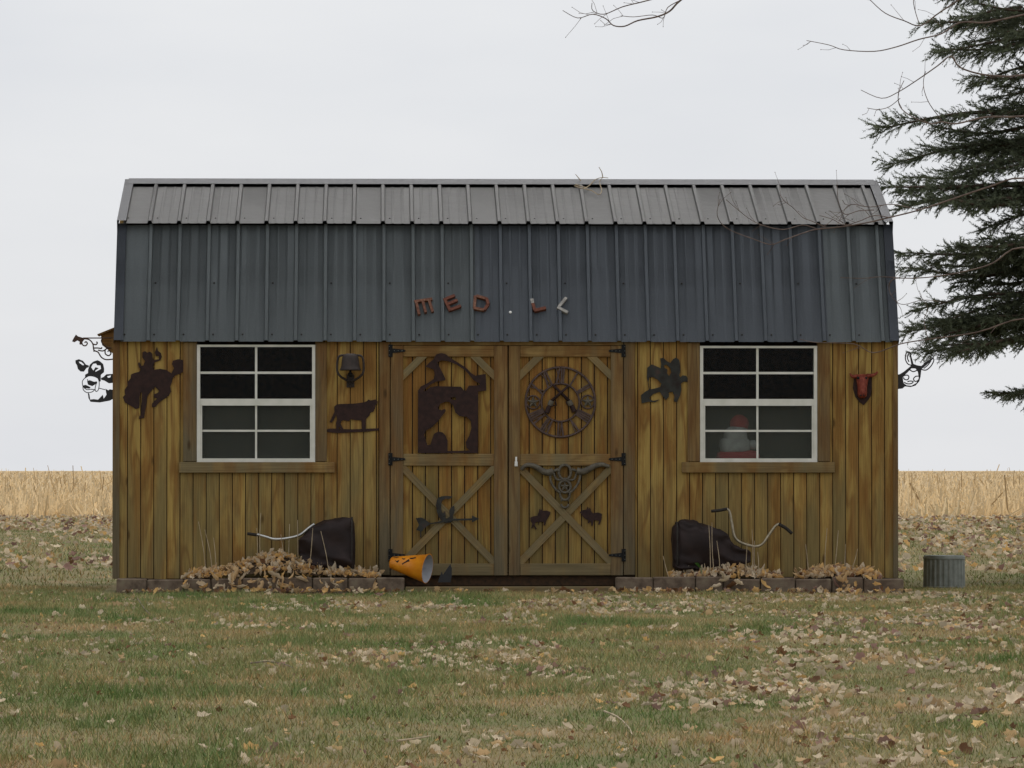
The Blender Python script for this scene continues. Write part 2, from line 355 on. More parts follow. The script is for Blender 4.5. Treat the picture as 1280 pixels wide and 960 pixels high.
# windows
def window(a, b, c, d, mid, sillx):
    Y0 = -.012
    x0, x1, z0, z1 = XP(a), XP(b), ZP(d), ZP(c)
    px = 1/160.7
    bm = bmesh.new(); f = 4*px
    bx(bm, x0, x0+f, Y0, .06, z0, z1); bx(bm, x1-f, x1, Y0, .06, z0, z1)
    bx(bm, x0+f, x1-f, Y0, .06, z1-f*.7, z1); bx(bm, x0+f, x1-f, Y0, .06, z0, z0+5*px)
    fr = obj('window', bm, M['vinyl'], shed)
    zm0, zm1 = ZP(507), ZP(498.5)
    box('meeting_rail', M['vinyl'], fr, x0+f, x1-f, -.006, .05, zm0, zm1)
    xm = XP(mid)
    def g(name, *q): box(name, M['vinyl'], fr, *q)
    # upper sash: bars, then four panes; lower sash set forward with its own rails and a screen
    zu = ZP(466); g('muntin', xm-.009, xm+.009, .004, .03, zm1, z1-f*.7); g('muntin', x0+f, xm-.009, .006, .028, zu-.009, zu+.009); g('muntin', xm+.009, x1-f, .006, .028, zu-.009, zu+.009)
    zl = ZP(538.5); zb = z0+5*px
    g('sash_stile', x0+f, x0+f+.016, -.003, .04, zb, zm0); g('sash_stile', x1-f-.016, x1-f, -.003, .04, zb, zm0)
    g('muntin', xm-.008, xm+.008, .012, .03, zb, zm0); g('muntin', x0+f+.016, xm-.008, .014, .028, zl-.008, zl+.008); g('muntin', xm+.008, x1-f-.016, .014, .028, zl-.008, zl+.008)
    for (p0, p1) in ((x0+f, xm-.009), (xm+.009, x1-f)):
        for (q0, q1) in ((zm1, zu-.009), (zu+.009, z1-f*.7)): box('pane', M['glass'], fr, p0, p1, .016, .019, q0, q1)
    for (p0, p1) in ((x0+f+.016, xm-.008), (xm+.008, x1-f-.016)):
        for (q0, q1) in ((zb, zl-.008), (zl+.008, zm0)):
            box('pane', M['glass'], fr, p0, p1, .020, .023, q0, q1)
    bm = bmesh.new(); bm.faces.new([bm.verts.new(p) for p in ((x0+f, .034, zb), (x1-f, .034, zb), (x1-f, .034, zm0), (x0+f, .034, zm0))])
    obj('insect_screen', bm, M['screen'], fr)
    return fr
window(*WINS[0], 0); window(*WINS[1], 0)
trim(229, 245.6, 428, 577); trim(394.4, 408.5, 428, 577); trim(224, 418.5, 577.6, 591, 'rail', 'sill', -.035, .0)
trim(859.5, 874.6, 428, 577); trim(1021.9, 1037.5, 428, 577); trim(852, 1043, 577.6, 591, 'rail', 'sill', -.035, .0)
# doors
def door(x0, x1, ix0, ix1, hx, hs, handle):
    d = empty('door'); d.parent = shed
    z0, z1 = ZP(719.5), ZP(432)
    X0, X1, I0, I1 = XP(x0), XP(x1), XP(ix0), XP(ix1)
    box('backing', M['groove'], d, X0+.003, X1-.003, .014, .04, z0, z1)
    x = I0-.03
    while x < I1+.03:
        a, b = max(x+.0045, X0+.004), min(x+BW-.0045, X1-.004)
        if b-a > .02: box('board', M['door_board'], d, a, b, .003, .0135, z0+.002, z1-.002)
        x += BW
    for a, b in ((x0+.3, ix0), (ix1, x1-.3)): box('stile', M['trim'], d, XP(a), XP(b), -.022, .0028, z0, z1)
    for a, b in ((432, 446), (567.3, 582.3), (704.5, 719.3)): box('rail', M['rail'], d, I0+.001, I1-.001, -.020, .0028, ZP(b), ZP(a))
    bh = 10/160.7
    def brace(p, q, y0=-.016):
        p, q = Vector(p), Vector(q); v = q-p; bm = bmesh.new(); bar(bm, (0, 0), (v.length, 0), .054, y0, .0026); o = obj('brace', bm, M['rail'], d)
        o.location = (p.x, 0, p.y); o.rotation_euler = (0, -math.atan2(v.y, v.x), 0)
    A, B, Cc, D_ = (I0-.012, ZP(583)), (I1+.012, ZP(583)), (I0-.012, ZP(705)), (I1+.012, ZP(705))
    brace(A, D_); 
    mid = ((A[0]+D_[0])/2, (A[1]+D_[1])/2)
    e = Vector((B[0]-Cc[0], B[1]-Cc[1])).normalized()*.029
    brace(Cc, (mid[0]-e.x, mid[1]-e.y)); brace((mid[0]+e.x, mid[1]+e.y), B)
    brace((I0-.03, ZP(474)), (I0+.185, ZP(440))); brace((I1+.03, ZP(474)), (I1-.185, ZP(440)))
    for hy in (438.5, 574, 694):
        z = ZP(hy); h = XP(hx); bm = bmesh.new()
        bx(bm, h-.016*1, h+.016, -.030, -.0195, z-.048, z+.048)
        y0 = -.030; 
        q = [(h+hs*.014, z+.018), (h+hs*.11, z+.008), (h+hs*.118, z), (h+hs*.11, z-.008), (h+hs*.014, z-.018)]
        a = [bm.verts.new((u, -.029, v)) for u, v in q]; b = [bm.verts.new((u, -.0215, v)) for u, v in q]
        bm.faces.new(a); bm.faces.new(b)
        for i in range(5): bm.faces.new((a[i], a[(i+1) % 5], b[(i+1) % 5], b[i]))
        tube(bm, [(h, -.032, z-.04), (h, -.032, z+.04)], .007, 6)
        hg = obj('hinge', bm, M['black_iron'], d)
        bm = bmesh.new()
        for sx in (-.009*hs, .03*hs, .06*hs, .09*hs):
            for sz in ((-.033, 0, .033) if sx*hs < 0 else (0,)): bmesh.ops.create_icosphere(bm, subdivisions=1, radius=.0035, matrix=Matrix.Translation((h+sx, -.0305, z+sz)))
        tag(obj('bolt_heads', bm, M['zinc'], hg), None, kind='stuff')
    if handle:
        bm = bmesh.new(); hx_ = XP(645)
        bx(bm, hx_-.012, hx_+.012, -.034, -.0215, ZP(583), ZP(577)); bx(bm, hx_-.007, hx_+.007, -.045, -.0342, ZP(582), ZP(571))
        obj('latch', bm, M['white'], d)
    return d
door(488, 634.6, 504, 617.5, 488, 1, False); door(635.6, 779, 650, 763.5, 779.3, -1, True)
# eave soffit strip
box('eave_fascia', M['groove'], shed, XL, XR, -.006, .04, ZE+.03, ZE+.075)
# roof: every metal panel with its ribs is a piece of its own
roof = empty('roof'); roof.parent = shed
P_E = Vector((0, -.055, 1.944)); P_K = Vector((0, YK-.03, ZK)); P_R = Vector((0, YM, ZR))
def panel(xa, xb, rib0, p, q, m, name='roof_panel', thick=.0, lift=0.0):
    d = (q-p).normalized(); n = Vector((1, 0, 0)).cross(d)
    if n.y > 0 and n.z < 0: n = -n
    prof = [(xa, 0)]
    x = rib0
    while x < xa-.03: x += .2286
    while x < xb-.02:
        for s, h in ((-.019, 0), (-.0115, .022), (.0115, .022), (.019, 0)): prof.append((x+s, h))
        for s in (.0762, .1524):
            for e, h in ((-.014, 0), (-.006, .0022), (.006, .0022), (.014, 0)):
                if x+s+e < xb-.012: prof.append((x+s+e, h))
        x += .2286
    prof = sorted([q_ for q_ in prof if xa <= q_[0] <= xb])+[(xb, 0)]
    bm = bmesh.new(); A, B = [], []
    for x, h in prof:
        o = n*(h+lift); A.append(bm.verts.new(p+o+Vector((x, 0, 0)))); B.append(bm.verts.new(q+o+Vector((x, 0, 0))))
    for i in range(len(A)-1): bm.faces.new((A[i], A[i+1], B[i+1], B[i]))
    bmesh.ops.solidify(bm, geom=bm.faces[:], thickness=.002)
    return obj(name, bm, m, roof)
RX0, RX1 = XP(142.5)+.05, XP(1123)-.05
rib_l = XP(185.3); rib_u = XP(187.6, YK)
nl = (P_K-P_E).normalized(); NL = Vector((0, -nl.z, nl.y)); nu = (P_R-P_K).normalized(); NU = Vector((0, -nu.z, nu.y))
edges = [RX0]; x = rib_l-.2286
while x < RX1-.3: 
    x += .9144
    if x < RX1-.2: edges.append(x+.03)
edges.append(RX1)
tone = [0, 0, 0, 1, 1, 1, 2, 2]
for i in range(len(edges)-1):
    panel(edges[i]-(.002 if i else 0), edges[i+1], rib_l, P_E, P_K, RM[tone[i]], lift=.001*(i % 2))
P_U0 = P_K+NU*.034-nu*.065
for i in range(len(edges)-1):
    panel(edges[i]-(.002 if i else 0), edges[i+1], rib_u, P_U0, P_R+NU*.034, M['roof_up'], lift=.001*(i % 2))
# back slopes close the roof
def quad(name, pts, m, parent, th=.004):
    bm = bmesh.new(); bm.faces.new([bm.verts.new(p) for p in pts]); bmesh.ops.solidify(bm, geom=bm.faces[:], thickness=th); return obj(name, bm, m, parent)
quad('back_panel', [(RX0-.05, DEEP+.055, ZE), (RX1+.05, DEEP+.055, ZE), (RX1+.05, DEEP-YK+.03, ZK), (RX0-.05, DEEP-YK+.03, ZK)], RM[0], roof)
quad('back_panel', [(RX0-.05, DEEP-YK+.06, ZK-.02), (RX1+.05, DEEP-YK+.06, ZK-.02), (RX1+.05, YM, ZR+.02), (RX0-.05, YM, ZR+.02)], M['roof_up'], roof)
# closure strip under the upper panels' lower edge, black for the gap's shadow
quad('shadow_closure_strip', [P_K+Vector((RX0, .0, .0))+NL*.001, P_K+Vector((RX1, 0, 0))+NL*.001, P_K+Vector((RX1, .05, .05)), P_K+Vector((RX0, .05, .05))], M['black_iron'], roof, .003)
# ridge cap and rake trims
bm = bmesh.new()
prof = [(-.15, -.062+.026), (-.15, -.045+.034+.01), (-.02, .028+.034-.012), (.02, .028+.034-.012), (.15, -.045+.034+.01), (.15, -.062+.034)]
a = [bm.verts.new((RX0-.02, YM+y, ZR+.012+z)) for y, z in prof]; b = [bm.verts.new((RX1+.02, YM+y, ZR+.012+z)) for y, z in prof]
for i in range(len(prof)-1): bm.faces.new((a[i], a[i+1], b[i+1], b[i]))
bmesh.ops.solidify(bm, geom=bm.faces[:], thickness=.002); obj('ridge_cap', bm, M['ridge'], roof)
for sx, xa, xb in ((-1, RX0-.05, RX0+.022), (1, RX1-.022, RX1+.05)):
    for p, q, nn, mm in ((P_E, P_K, NL, M['rake']), (P_U0, P_R+NU*.034, NU, M['ridge'])):
        bm = bmesh.new(); o0, o1 = nn*.024, nn*-.07
        out = xa if sx < 0 else xb; inn = xb if sx < 0 else xa
        vs = [(inn, p+nn*.002), (inn, p+o0), (out, p+o0), (out, p+o1)]
        A = [bm.verts.new(v+Vector((xx, 0, 0))) for xx, v in vs]; B = [bm.verts.new(v+(q-p)+Vector((xx, 0, 0))) for xx, v in vs]
        for i in range(3): bm.faces.new((A[i], A[i+1], B[i+1], B[i]))
        bmesh.ops.solidify(bm, geom=bm.faces[:], thickness=.002); obj('rake_trim', bm, mm, roof)
for xa, xb in ((RX0-.049, RX0+.02), (RX1-.02, RX1+.049)): box('knee_plate', M['rake'], roof, xa, xb, YK-.048, YK+.1, ZK-.05, ZK+.014)
bm = bmesh.new(); x = rib_l-.2286
while x < RX1:
    for p, q, nn, fr in ((P_E, P_K, NL, (.06, .50)), (P_U0, P_R, NU, (.12, .62))):
        for k_, s in enumerate(fr):
            if k_ == 1 and int(round((x-rib_l)/.2286)) % 2: continue
            c = p+(q-p)*s+nn*.003+Vector((x+.045, 0, 0))
            if RX0+.03 < c.x < RX1-.03: bmesh.ops.create_icosphere(bm, subdivisions=1, radius=.0085, matrix=Matrix.Translation(c))
    x += .2286
tag(obj('roof_screws', bm, M['screw'], roof), None, kind='stuff')

# ------------------------------------------------------------------ letters on the roof
def RL(px, py, off=0.0): return hit(px, py, P_E+NL*off, NL)
z4 = zoomer(510, 360, 6.095)
def letter(label, strokes, wd=17):
    e = tag(empty('roof_letter'), label, 'letter', 'letters left on the roof')
    for s in strokes:
        (a, b), mm = s[0], M[s[1]]
        (pa, pb_) = z4([a, b]); A, B = RL(*pa, .012), RL(*pb_, .012); d = (B-A).normalized(); sd_ = d.cross(NL)*(wd/6.095/160.7/2)
        bm = bmesh.new(); vs = []
        for lo in (-.012, .016+.002*(len(e.children) % 3)):
            for q in (A+sd_, A-sd_, B-sd_, B+sd_): vs.append(bm.verts.new(q+NL*lo))
        for f in ((3, 2, 1, 0), (4, 5, 6, 7), (0, 1, 5, 4), (1, 2, 6, 5), (2, 3, 7, 6), (3, 0, 4, 7)): bm.faces.new([vs[i] for i in f])
        obj('slat', bm, mm, e)
    return e
letter('rusty slatted letter M on the dark roof slope', [(((48, 108), (185, 88)), 'letter_rust'), (((62, 110), (85, 207)), 'letter_rust'), (((112, 104), (135, 192)), 'letter_rust'), (((160, 97), (188, 186)), 'letter_rust')], 20)
letter('dark red-brown tilted letter E on the roof slope', [(((276, 84), (322, 178)), 'letter_dark'), (((284, 90), (356, 62)), 'letter_dark'), (((305, 127), (376, 98)), 'letter_dark'), (((324, 170), (402, 140)), 'letter_dark')], 22)
letter('rust orange letter D on the roof slope', [(((512, 64), (505, 160)), 'letter_rust'), (((520, 66), (596, 86)), 'letter_rust'), (((598, 84), (612, 130)), 'letter_dark'), (((610, 128), (580, 172)), 'letter_dark'), (((500, 158), (580, 172)), 'letter_rust')], 22)
letter('rust brown letter L with a pale peeled top on the roof slope', [(((942, 88), (950, 122)), 'letter_pale'), (((950, 122), (966, 176)), 'letter_dark'), (((962, 178), (1050, 158)), 'letter_dark')], 24)
letter('pale bare metal letter L leaning on the roof slope', [(((1205, 78), (1150, 146)), 'letter_pale'), (((1138, 152), (1216, 192)), 'letter_pale')], 21)
bm = bmesh.new(); p = RL(510+780/6.095, 360+185/6.095, .004); bmesh.ops.create_uvsphere(bm, u_segments=10, v_segments=6, radius=.012, matrix=Matrix.Translation(p))
for v in bm.verts: v.co += NL*(-.4*(v.co-p).dot(NL))
tag(obj('letter_peg', bm, M['white'], None, True), 'small white peg left on the roof between letters D and L', 'peg')

# ------------------------------------------------------------------ flat metal ornaments
z1 = zoomer(80, 400, 5.818)
tag(cutout('bronco_silhouette', [z1([(570,235),(590,226),(605,238),(625,230),(642,245),(645,270),(650,292),(690,285),(688,262),(668,262),(660,238),(676,195),(684,225),(704,240),(711,268),(702,292),(655,310),(648,340),(655,362),(700,355),(740,362),(778,385),(783,400),(780,390),(800,350),(785,320),(792,296),(830,284),(876,294),(883,330),(872,372),(840,392),(808,402),(788,428),(785,450),(772,482),(778,520),(762,550),(735,570),(690,600),(668,630),(640,634),(640,610),(655,590),(678,572),(655,562),(650,542),(682,530),(692,516),(664,486),(640,510),(615,540),(605,560),(600,610),(590,660),(582,712),(545,718),(548,702),(562,682),(560,640),(565,590),(566,528),(556,524),(550,560),(550,605),(547,640),(520,648),(500,632),(470,615),(443,600),(428,560),(445,545),(440,510),(460,480),(462,450),(485,424),(488,395),(515,384),(548,376),(560,358),(546,345),(538,318),(546,306),(560,332),(576,332),(590,300),(570,272)])], M['rust'], None, -.012, .0005),
    'dark rusted bucking horse and rider silhouette on the siding', 'silhouette')
z2 = zoomer(220, 410, 4.571)
cow = tag(empty('cow_silhouette'), 'rusted standing cow silhouette on a ground bar below the bell', 'silhouette')
cutout('cow_plate', [z2([(878,537),(892,508),(905,480),(904,450),(918,437),(940,434),(1020,432),(1075,424),(1090,418),(1100,408),(1112,414),(1140,408),(1152,420),(1150,432),(1140,440),(1136,460),(1128,478),(1112,482),(1105,500),(1085,522),(1084,582),(1062,582),(1060,527),(1030,527),(1000,521),(985,533),(960,526),(945,531),(940,548),(960,582),(945,582),(930,562),(930,582),(916,582),(914,545),(920,520),(915,492),(908,512),(898,532),(886,541)])], M['rust'], cow, -.012, .0005)
cutout('ground_bar', [z2([(858,580),(880,574),(1000,579),(1130,574),(1162,572),(1162,584),(1100,592),(930,600),(890,598),(858,592)])], M['rust'], cow, -.010, .0008)
z3 = zoomer(470, 420, 5.647)
tag(cutout('framed_silhouette', [z3([(348,215),(375,190),(405,165),(425,130),(460,120),(492,128),(520,152),(580,188),(640,228),(672,262),(700,280),(730,275),(775,268),(779,385),(722,392),(718,826),(295,826),(297,385),(318,355),(370,330),(408,302),(415,270),(408,236)]),
    z3([(432,188),(460,172),(510,178),(570,202),(630,242),(664,282),(690,312),(735,338),(718,350),(655,350),(634,388),(618,382),(600,358),(430,354),(385,362),(345,392),(338,382),(380,345),(425,322),(490,312),(490,302),(465,250)]),
    z3([(437,505),(455,478),(490,464),(515,464),(545,490),(560,540),(590,566),(640,570),(670,600),(673,650),(660,700),(633,750),(640,790),(662,808),(505,812),(506,740),(490,702),(470,680),(440,674),(410,690),(395,730),(385,768),(362,770),(350,730),(340,700),(350,670),(400,640),(440,600),(470,560),(492,530),(487,514),(462,524),(444,518)]),
    z3([(520,436),(560,430),(566,452),(540,450)])], M['rust'], None, -.030, -.0165), 'dark rusted panel with a figure cut out, on the latchless door', 'silhouette')
zv = zoomer(505, 610, 12.19)
vane = tag(empty('moon_arrow_ornament'), 'dull metal crescent with an arrow over the cross braces of the latchless door', 'ornament')
cutout('crescent', [zv([(500,190),(520,150),(570,128),(640,118),(745,128),(700,165),(630,165),(585,190),(568,240),(566,300),(580,380),(615,440),(655,468),(700,430),(690,350),(715,295),(765,265),(772,350),(745,420),(750,480),(720,522),(640,535),(580,505),(530,440),(500,360),(488,260)]), zv([(570,365),(605,385),(625,345),(632,390),(640,440),(612,432),(590,400)])], M['patina'], vane, -.028, -.0155)
cutout('arrow', [zv([(590,500),(395,535),(310,470),(262,448),(178,460),(228,560),(186,642),(270,664),(324,602),(398,552),(600,525),(740,498),(1035,492),(1035,524),(1145,470),(1035,418),(1035,462),(740,470)])], M['patina'], vane, -.034, -.0275)
cutout('stub', [zv([(246,640),(262,640),(264,752),(248,752)])], M['patina'], vane, -.030, .0035)
zb3 = zoomer(640, 570, 9.143)
tag(cutout('elk_silhouette', [zb3([(208,705),(240,690),(290,682),(305,640),(318,600),(328,622),(345,605),(352,626),(400,624),(440,638),(436,665),(420,695),(392,742),(378,795),(364,790),(360,752),(310,752),(305,790),(296,750),(262,765),(262,795),(284,835),(268,838),(244,795),(232,830),(222,820),(232,770),(215,745)])], M['rust'], None, -.008, .0045), 'small rusted elk silhouette facing the door hinges', 'silhouette')
tag(cutout('elk_silhouette', [zb3([(776,642),(798,622),(850,612),(868,580),(876,612),(892,588),(902,622),(922,655),(980,645),(1027,660),(1024,720),(1002,785),(986,780),(996,742),(935,732),(922,798),(908,796),(900,736),(878,770),(868,765),(872,728),(850,725),(812,692)])], M['rust'], None, -.008, .0045), 'small rusted elk silhouette facing the middle of the doors', 'silhouette')
z6 = zoomer(795, 440, 13.72)
tag(cutout('rider_silhouette', [z6([(418,110),(470,98),(520,150),(590,190),(640,120),(690,95),(742,140),(757,220),(762,330),(742,400),(762,440),(800,400),(860,408),(897,470),(882,512),(820,506),(772,540),(776,660),(752,760),(700,862),(650,842),(662,760),(630,682),(562,690),(562,770),(510,822),(460,762),(410,682),(300,720),(232,780),(240,820),(300,836),(402,815),(330,862),(220,852),(98,882),(88,740),(160,680),(225,645),(205,520),(186,430),(195,270),(270,212),(360,250),(425,280),(432,200)]),
    z6([(472,232),(520,214),(592,280),(607,350),(570,412),(532,370),(540,300),(490,272)]), z6([(228,435),(300,430),(380,482),(440,545),(418,600),(262,640),(232,630),(212,520)])], M['patina'], None, -.014, .0005), 'greenish brown metal rider on rearing horse between latched door and window', 'silhouette')
# ornaments standing out from the two gable corners
def strokes(bm, zf, paths, Y, r):
    for p in paths:
        tube(bm, smoothpath([W(a, b, Y) for a, b in zf(p)], 4), r, 5)
zc = zoomer(85, 410, 9.6)
YS = .10
ch = tag(empty('cow_head_cutout'), 'black steel cow face cutout sticking out past the shed corner', 'cutout')
cutout('head_plate', [zc([(205,592),(205,560),(240,540),(240,500),(262,440),(300,405),(330,393),(355,386),(385,400),(422,432),(434,490),(432,530),(394,562),(392,640),(370,645),(352,592),(300,572),(240,578)]), zc([(278,470),(300,430),(335,425),(350,448),(390,450),(396,490),(330,526),(328,512),(370,482),(330,470),(304,510)])], M['cutblack'], ch, YS-.003, YS+.003)
cutout('ear', [zc([(88,388),(130,374),(180,394),(215,438),(250,450),(248,470),(222,480),(190,524),(150,522),(118,492),(108,450),(90,420)]), zc([(128,402),(160,408),(192,438),(182,450),(140,422)])], M['cutblack'], ch, YS-.0035, YS+.0025)
cutout('ear', [zc([(395,600),(425,588),(460,555),(565,548),(565,655),(490,664),(438,632),(400,622)]), zc([(468,580),(515,568),(508,592),(482,598)])], M['cutblack'], ch, YS-.0035, YS+.0025)
cutout('nose', [zc([(228,640),(260,625),(312,645),(345,640),(352,660),(318,682),(290,698),(240,680)])], M['cutblack'], ch, YS-.004, YS+.004)
cutout('mouth', [zc([(176,690),(212,682),(272,710),(256,728),(190,722)])], M['cutblack'], ch, YS-.004, YS+.004)
cutout('neck', [zc([(238,776),(256,790),(266,858),(310,853),(360,860),(418,800),(428,848),(462,800),(448,728),(485,748),(500,735),(565,745),(565,838),(500,872),(380,894),(270,886),(245,840)])], M['cutblack'], ch, YS-.003, YS+.003)
bm = bmesh.new(); strokes(bm, zc, [[(212,588),(172,640),(178,700),(186,745),(230,776),(290,766),(325,735)], [(352,590),(374,650),(366,735),(338,762),(325,735),(332,690),(345,655)], [(195,720),(230,740),(270,735),(315,738)], [(205,600),(250,575),(310,580),(355,600)], [(232,615),(240,640)], [(240,770),(250,830)], [(365,720),(445,740)]], YS, .0035); obj('outline_rods', bm, M['cutblack'], ch)
br = tag(empty('scroll_bracket'), 'brown iron scroll bracket ending in a horse head above the cow face', 'bracket')
cutout('horse_head', [zc([(95,78),(120,100),(180,118),(200,135),(178,160),(160,202),(136,195),(140,165),(112,150),(75,172),(48,160),(68,120)])], M['bracket'], br, .16-.004, .16+.004)
bm = bmesh.new(); strokes(bm, zc, [[(180,120),(360,120),(570,118)]], .16, .005); obj('top_bar', bm, M['bracket'], br)
bm = bmesh.new(); strokes(bm, zc, [[(160,160),(178,205),(212,212),(232,185),(215,165),(200,178)], [(190,128),(255,140),(298,190),(312,265),(360,290),(400,350),(460,380),(568,370)], [(298,190),(335,200),(352,178),(340,165)], [(312,240),(360,240),(400,245),(405,230)], [(360,265),(420,275),(470,245),(520,240)], [(445,265),(448,310),(488,332),(515,305),(495,272),(475,285)], [(415,120),(400,155),(425,200),(470,230),(500,235)], [(308,250),(312,285)]], .16, .0055); obj('scrolls', bm, M['bracket'], br)
# small bird house on the gable wall
bh = tag(empty('birdhouse'), 'small wooden birdhouse with sloped roof on the gable wall', 'birdhouse')
xa, xb = XP(122.5, .45), XL-.0012
bm = bmesh.new(); prof = [(xb, ZP(446, .45)), (xb, ZP(411, .45)), (XP(126.5, .45), ZP(419, .45)), (XP(128, .45), ZP(432, .45))]
A = [bm.verts.new((x, .38, z)) for x, z in prof]; B = [bm.verts.new((x, .52, z)) for x, z in prof]; bm.faces.new(A); bm.faces.new(B)
for i in range(4): bm.faces.new((A[i], A[(i+1) % 4], B[(i+1) % 4], B[i]))
obj('body', bm, M['rail'], bh)
bm = bmesh.new(); bar(bm, (xa, ZP(419.5, .45)), (xb, ZP(410, .45)), .014, .355, .545); obj('lid', bm, M['trim'], bh)
zd = zoomer(1050, 430, 9.846)
dh = tag(empty('deer_head_cutout'), 'black steel deer face cutout past the shed corner by the spruce', 'cutout')
cutout('face_plate', [zd([(690,378),(735,372),(790,338),(848,290),(880,262),(850,100),(862,92),(890,190),(905,245),(950,262),(1000,270),(1060,222),(1140,170),(1150,180),(1070,255),(1002,312),(992,400),(976,460),(930,512),(870,530),(800,522),(770,548),(690,558)]), zd([(772,405),(830,352),(880,300),(930,302),(960,345),(970,420),(940,480),(880,514),(820,508),(782,480)])], M['cutblack'], dh, YS-.003, YS+.003)
bm = bmesh.new()
strokes(bm, zd, [[(772,400),(800,385),(835,385),(848,410),(830,440),(795,435),(780,410)], [(790,470),(830,490),(880,485),(900,462),(860,455),(830,465)], [(965,395),(930,400),(905,430),(925,460),(960,450)], [(860,318),(900,340),(945,325)], [(878,262),(835,245),(805,185),(815,115),(850,95)], [(850,220),(830,170),(845,120)], [(1000,312),(1060,320),(1120,270),(1155,200),(1140,172)], [(1030,300),(1080,260),(1120,205)], [(770,400),(760,440),(780,480)]], YS, .0048)
obj('outline_rods', bm, M['cutblack'], dh)

# ------------------------------------------------------------------ bell
Yb = -.10; bell = tag(empty('farm_bell'), 'dark cast iron bell hanging in a curved yoke beside the window', 'bell')
bc = W(438.3, 0, Yb).x; zt, zbm = ZP(442, Yb), ZP(463, Yb)
bm = bmesh.new(); H = zt-zbm; n = 20
prof = [(.0, 1.0), (.030, 1.0), (.048, .96), (.060, .84), (.066, .6), (.070, .3), (.078, .1), (.086, 0), (.078, 0), (.060, .4), (.045, .85), (0, .92)]
rings = [[bm.verts.new((bc+r*math.cos(2*math.pi*k/n), Yb+r*math.sin(2*math.pi*k/n), zbm+H*h)) for k in range(n)] for r, h in prof[1:-1]]
for a, b in zip(rings, rings[1:]):
    for k in range(n): bm.faces.new((a[k], a[(k+1) % n], b[(k+1) % n], b[k]))
bm.faces.new(rings[0]); bm.faces.new(rings[-1])
obj('bell_body', bm, M['bell'], bell, True)
bm = bmesh.new()
for s in (-1, 1): tube(bm, smoothpath([(bc+s*.050, Yb, zt-.012), (bc+s*.094, Yb, zt-.03), (bc+s*.102, Yb, zbm-.0), (bc+s*.078, Yb, zbm-.045), (bc+s*.03, Yb+.03, zbm-.075), (bc, Yb+.06, zbm-.085)]), .009, 6)
obj('yoke', bm, M['bell'], bell, True)
bm = bmesh.new(); tube(bm, [(bc, Yb+.06, zbm-.085), (bc, .002, zbm-.09)], .016, 8); bx(bm, bc-.03, bc+.03, -.012, .0008, zbm-.13, zbm-.03); tube(bm, smoothpath([(bc, -.01, zbm-.1), (bc, -.04, zbm-.13), (bc+.012, -.05, zbm-.11)]), .006, 6); obj('wall_bracket', bm, M['bell'], bell)
bm = bmesh.new(); tube(bm, [(bc, Yb, zt-.03), (bc, Yb, zbm-.01), (bc, Yb, zbm-.04)], [.006, .008, .02], 8); tube(bm, [(bc, Yb, zbm-.02), (bc, Yb, zbm-.052)], [.02, .012], 8); obj('clapper', bm, M['black_iron'], bell, True)

# ------------------------------------------------------------------ ring with roman numerals and crossed revolvers
zk = zoomer(650, 445, 8.72)
clk = tag(empty('clock_ring'), 'brown iron clock ring with roman numerals, stars and crossed revolvers on the latched door', 'wall clock')
def kp(u, v, Y): (q,) = zk([(u, v)]); return W(*q, Y)
def circ(c, r, Y, n=40):
    p = kp(*c, Y); rr = r/8.72/160.9; return [(p.x+rr*math.sin(2*math.pi*i/n), Y, p.z+rr*math.cos(2*math.pi*i/n)) for i in range(n+1)]
def ring(name, c, r, Y, t_, m, par, n=40):
    bm = bmesh.new(); tube(bm, circ(c, r, Y, n), t_, 6); return obj(name, bm, m, par, True)
YC = -.006
ring('outer_ring', (440, 503), 380, YC, .009, M['rust2'], clk, 56); ring('inner_ring', (440, 508), 208, YC, .008, M['rust2'], clk, 44)
kc = kp(440, 505, 0); NUM = {0: 'XII', 1: 'I', 2: 'II', 4: 'IIII', 5: 'V', 6: 'VI', 7: 'VII', 8: 'VIII', 10: 'X', 11: 'XI'}
r0, r1 = 208/8.72/160.9+.004, 380/8.72/160.9-.004
for h, s in NUM.items():
    th = math.radians(30*h); er = Vector((math.sin(th), math.cos(th))); et = Vector((math.cos(th), -math.sin(th))); c0 = Vector((kc.x, kc.z))
    bm = bmesh.new(); wds = {'I': .017, 'V': .036, 'X': .036}; tot = sum(wds[ch_] for ch_ in s); u = -tot/2
    for ch_ in s:
        w_ = wds[ch_]; mid = u+w_/2
        P = lambda a, rr: c0+et*a+er*rr
        yj = YC-.004-.0006*len(bm.verts)/8
        if ch_ == 'I': bar(bm, P(mid*.8, r0), P(mid*1.15, r1), .0125, yj, .0036)
        elif ch_ == 'V': bar(bm, P(mid*.9, r0), P(u+.004, r1), .014, yj, .0036); bar(bm, P(mid*.9, r0), P(u+w_-.004, r1), .006, yj-.0006, .0036)
        else: bar(bm, P(u+.004, r0), P(u+w_-.004, r1), .014, yj, .0036); bar(bm, P(u+w_-.004, r0), P(u+.004, r1), .006, yj-.0006, .0036)
        u += w_
    obj('numeral', bm, M['rust2'], clk)
for c in ((143, 505), (738, 500)):
    ms_ = ring('medallion', c, 72, YC, .006, M['rust2'], clk, 24)
    p = kp(*c, YC); bm = bmesh.new(); pts = []
    for i in range(10):
        a = math.pi*i/5; rr = (.052 if i % 2 == 0 else .021); pts.append((p.x+rr*math.sin(a), p.z+rr*math.cos(a)))
    cf = bm.verts.new((p.x, YC-.022, p.z)); A = [bm.verts.new((x, YC-.004, z)) for x, z in pts]; cb = bm.verts.new((p.x, .0036, p.z))
    for i in range(10): bm.faces.new((A[i], A[(i+1) % 10], cf)); bm.faces.new((A[(i+1) % 10], A[i], cb))
    obj('star', bm, M['horn'], ms_)
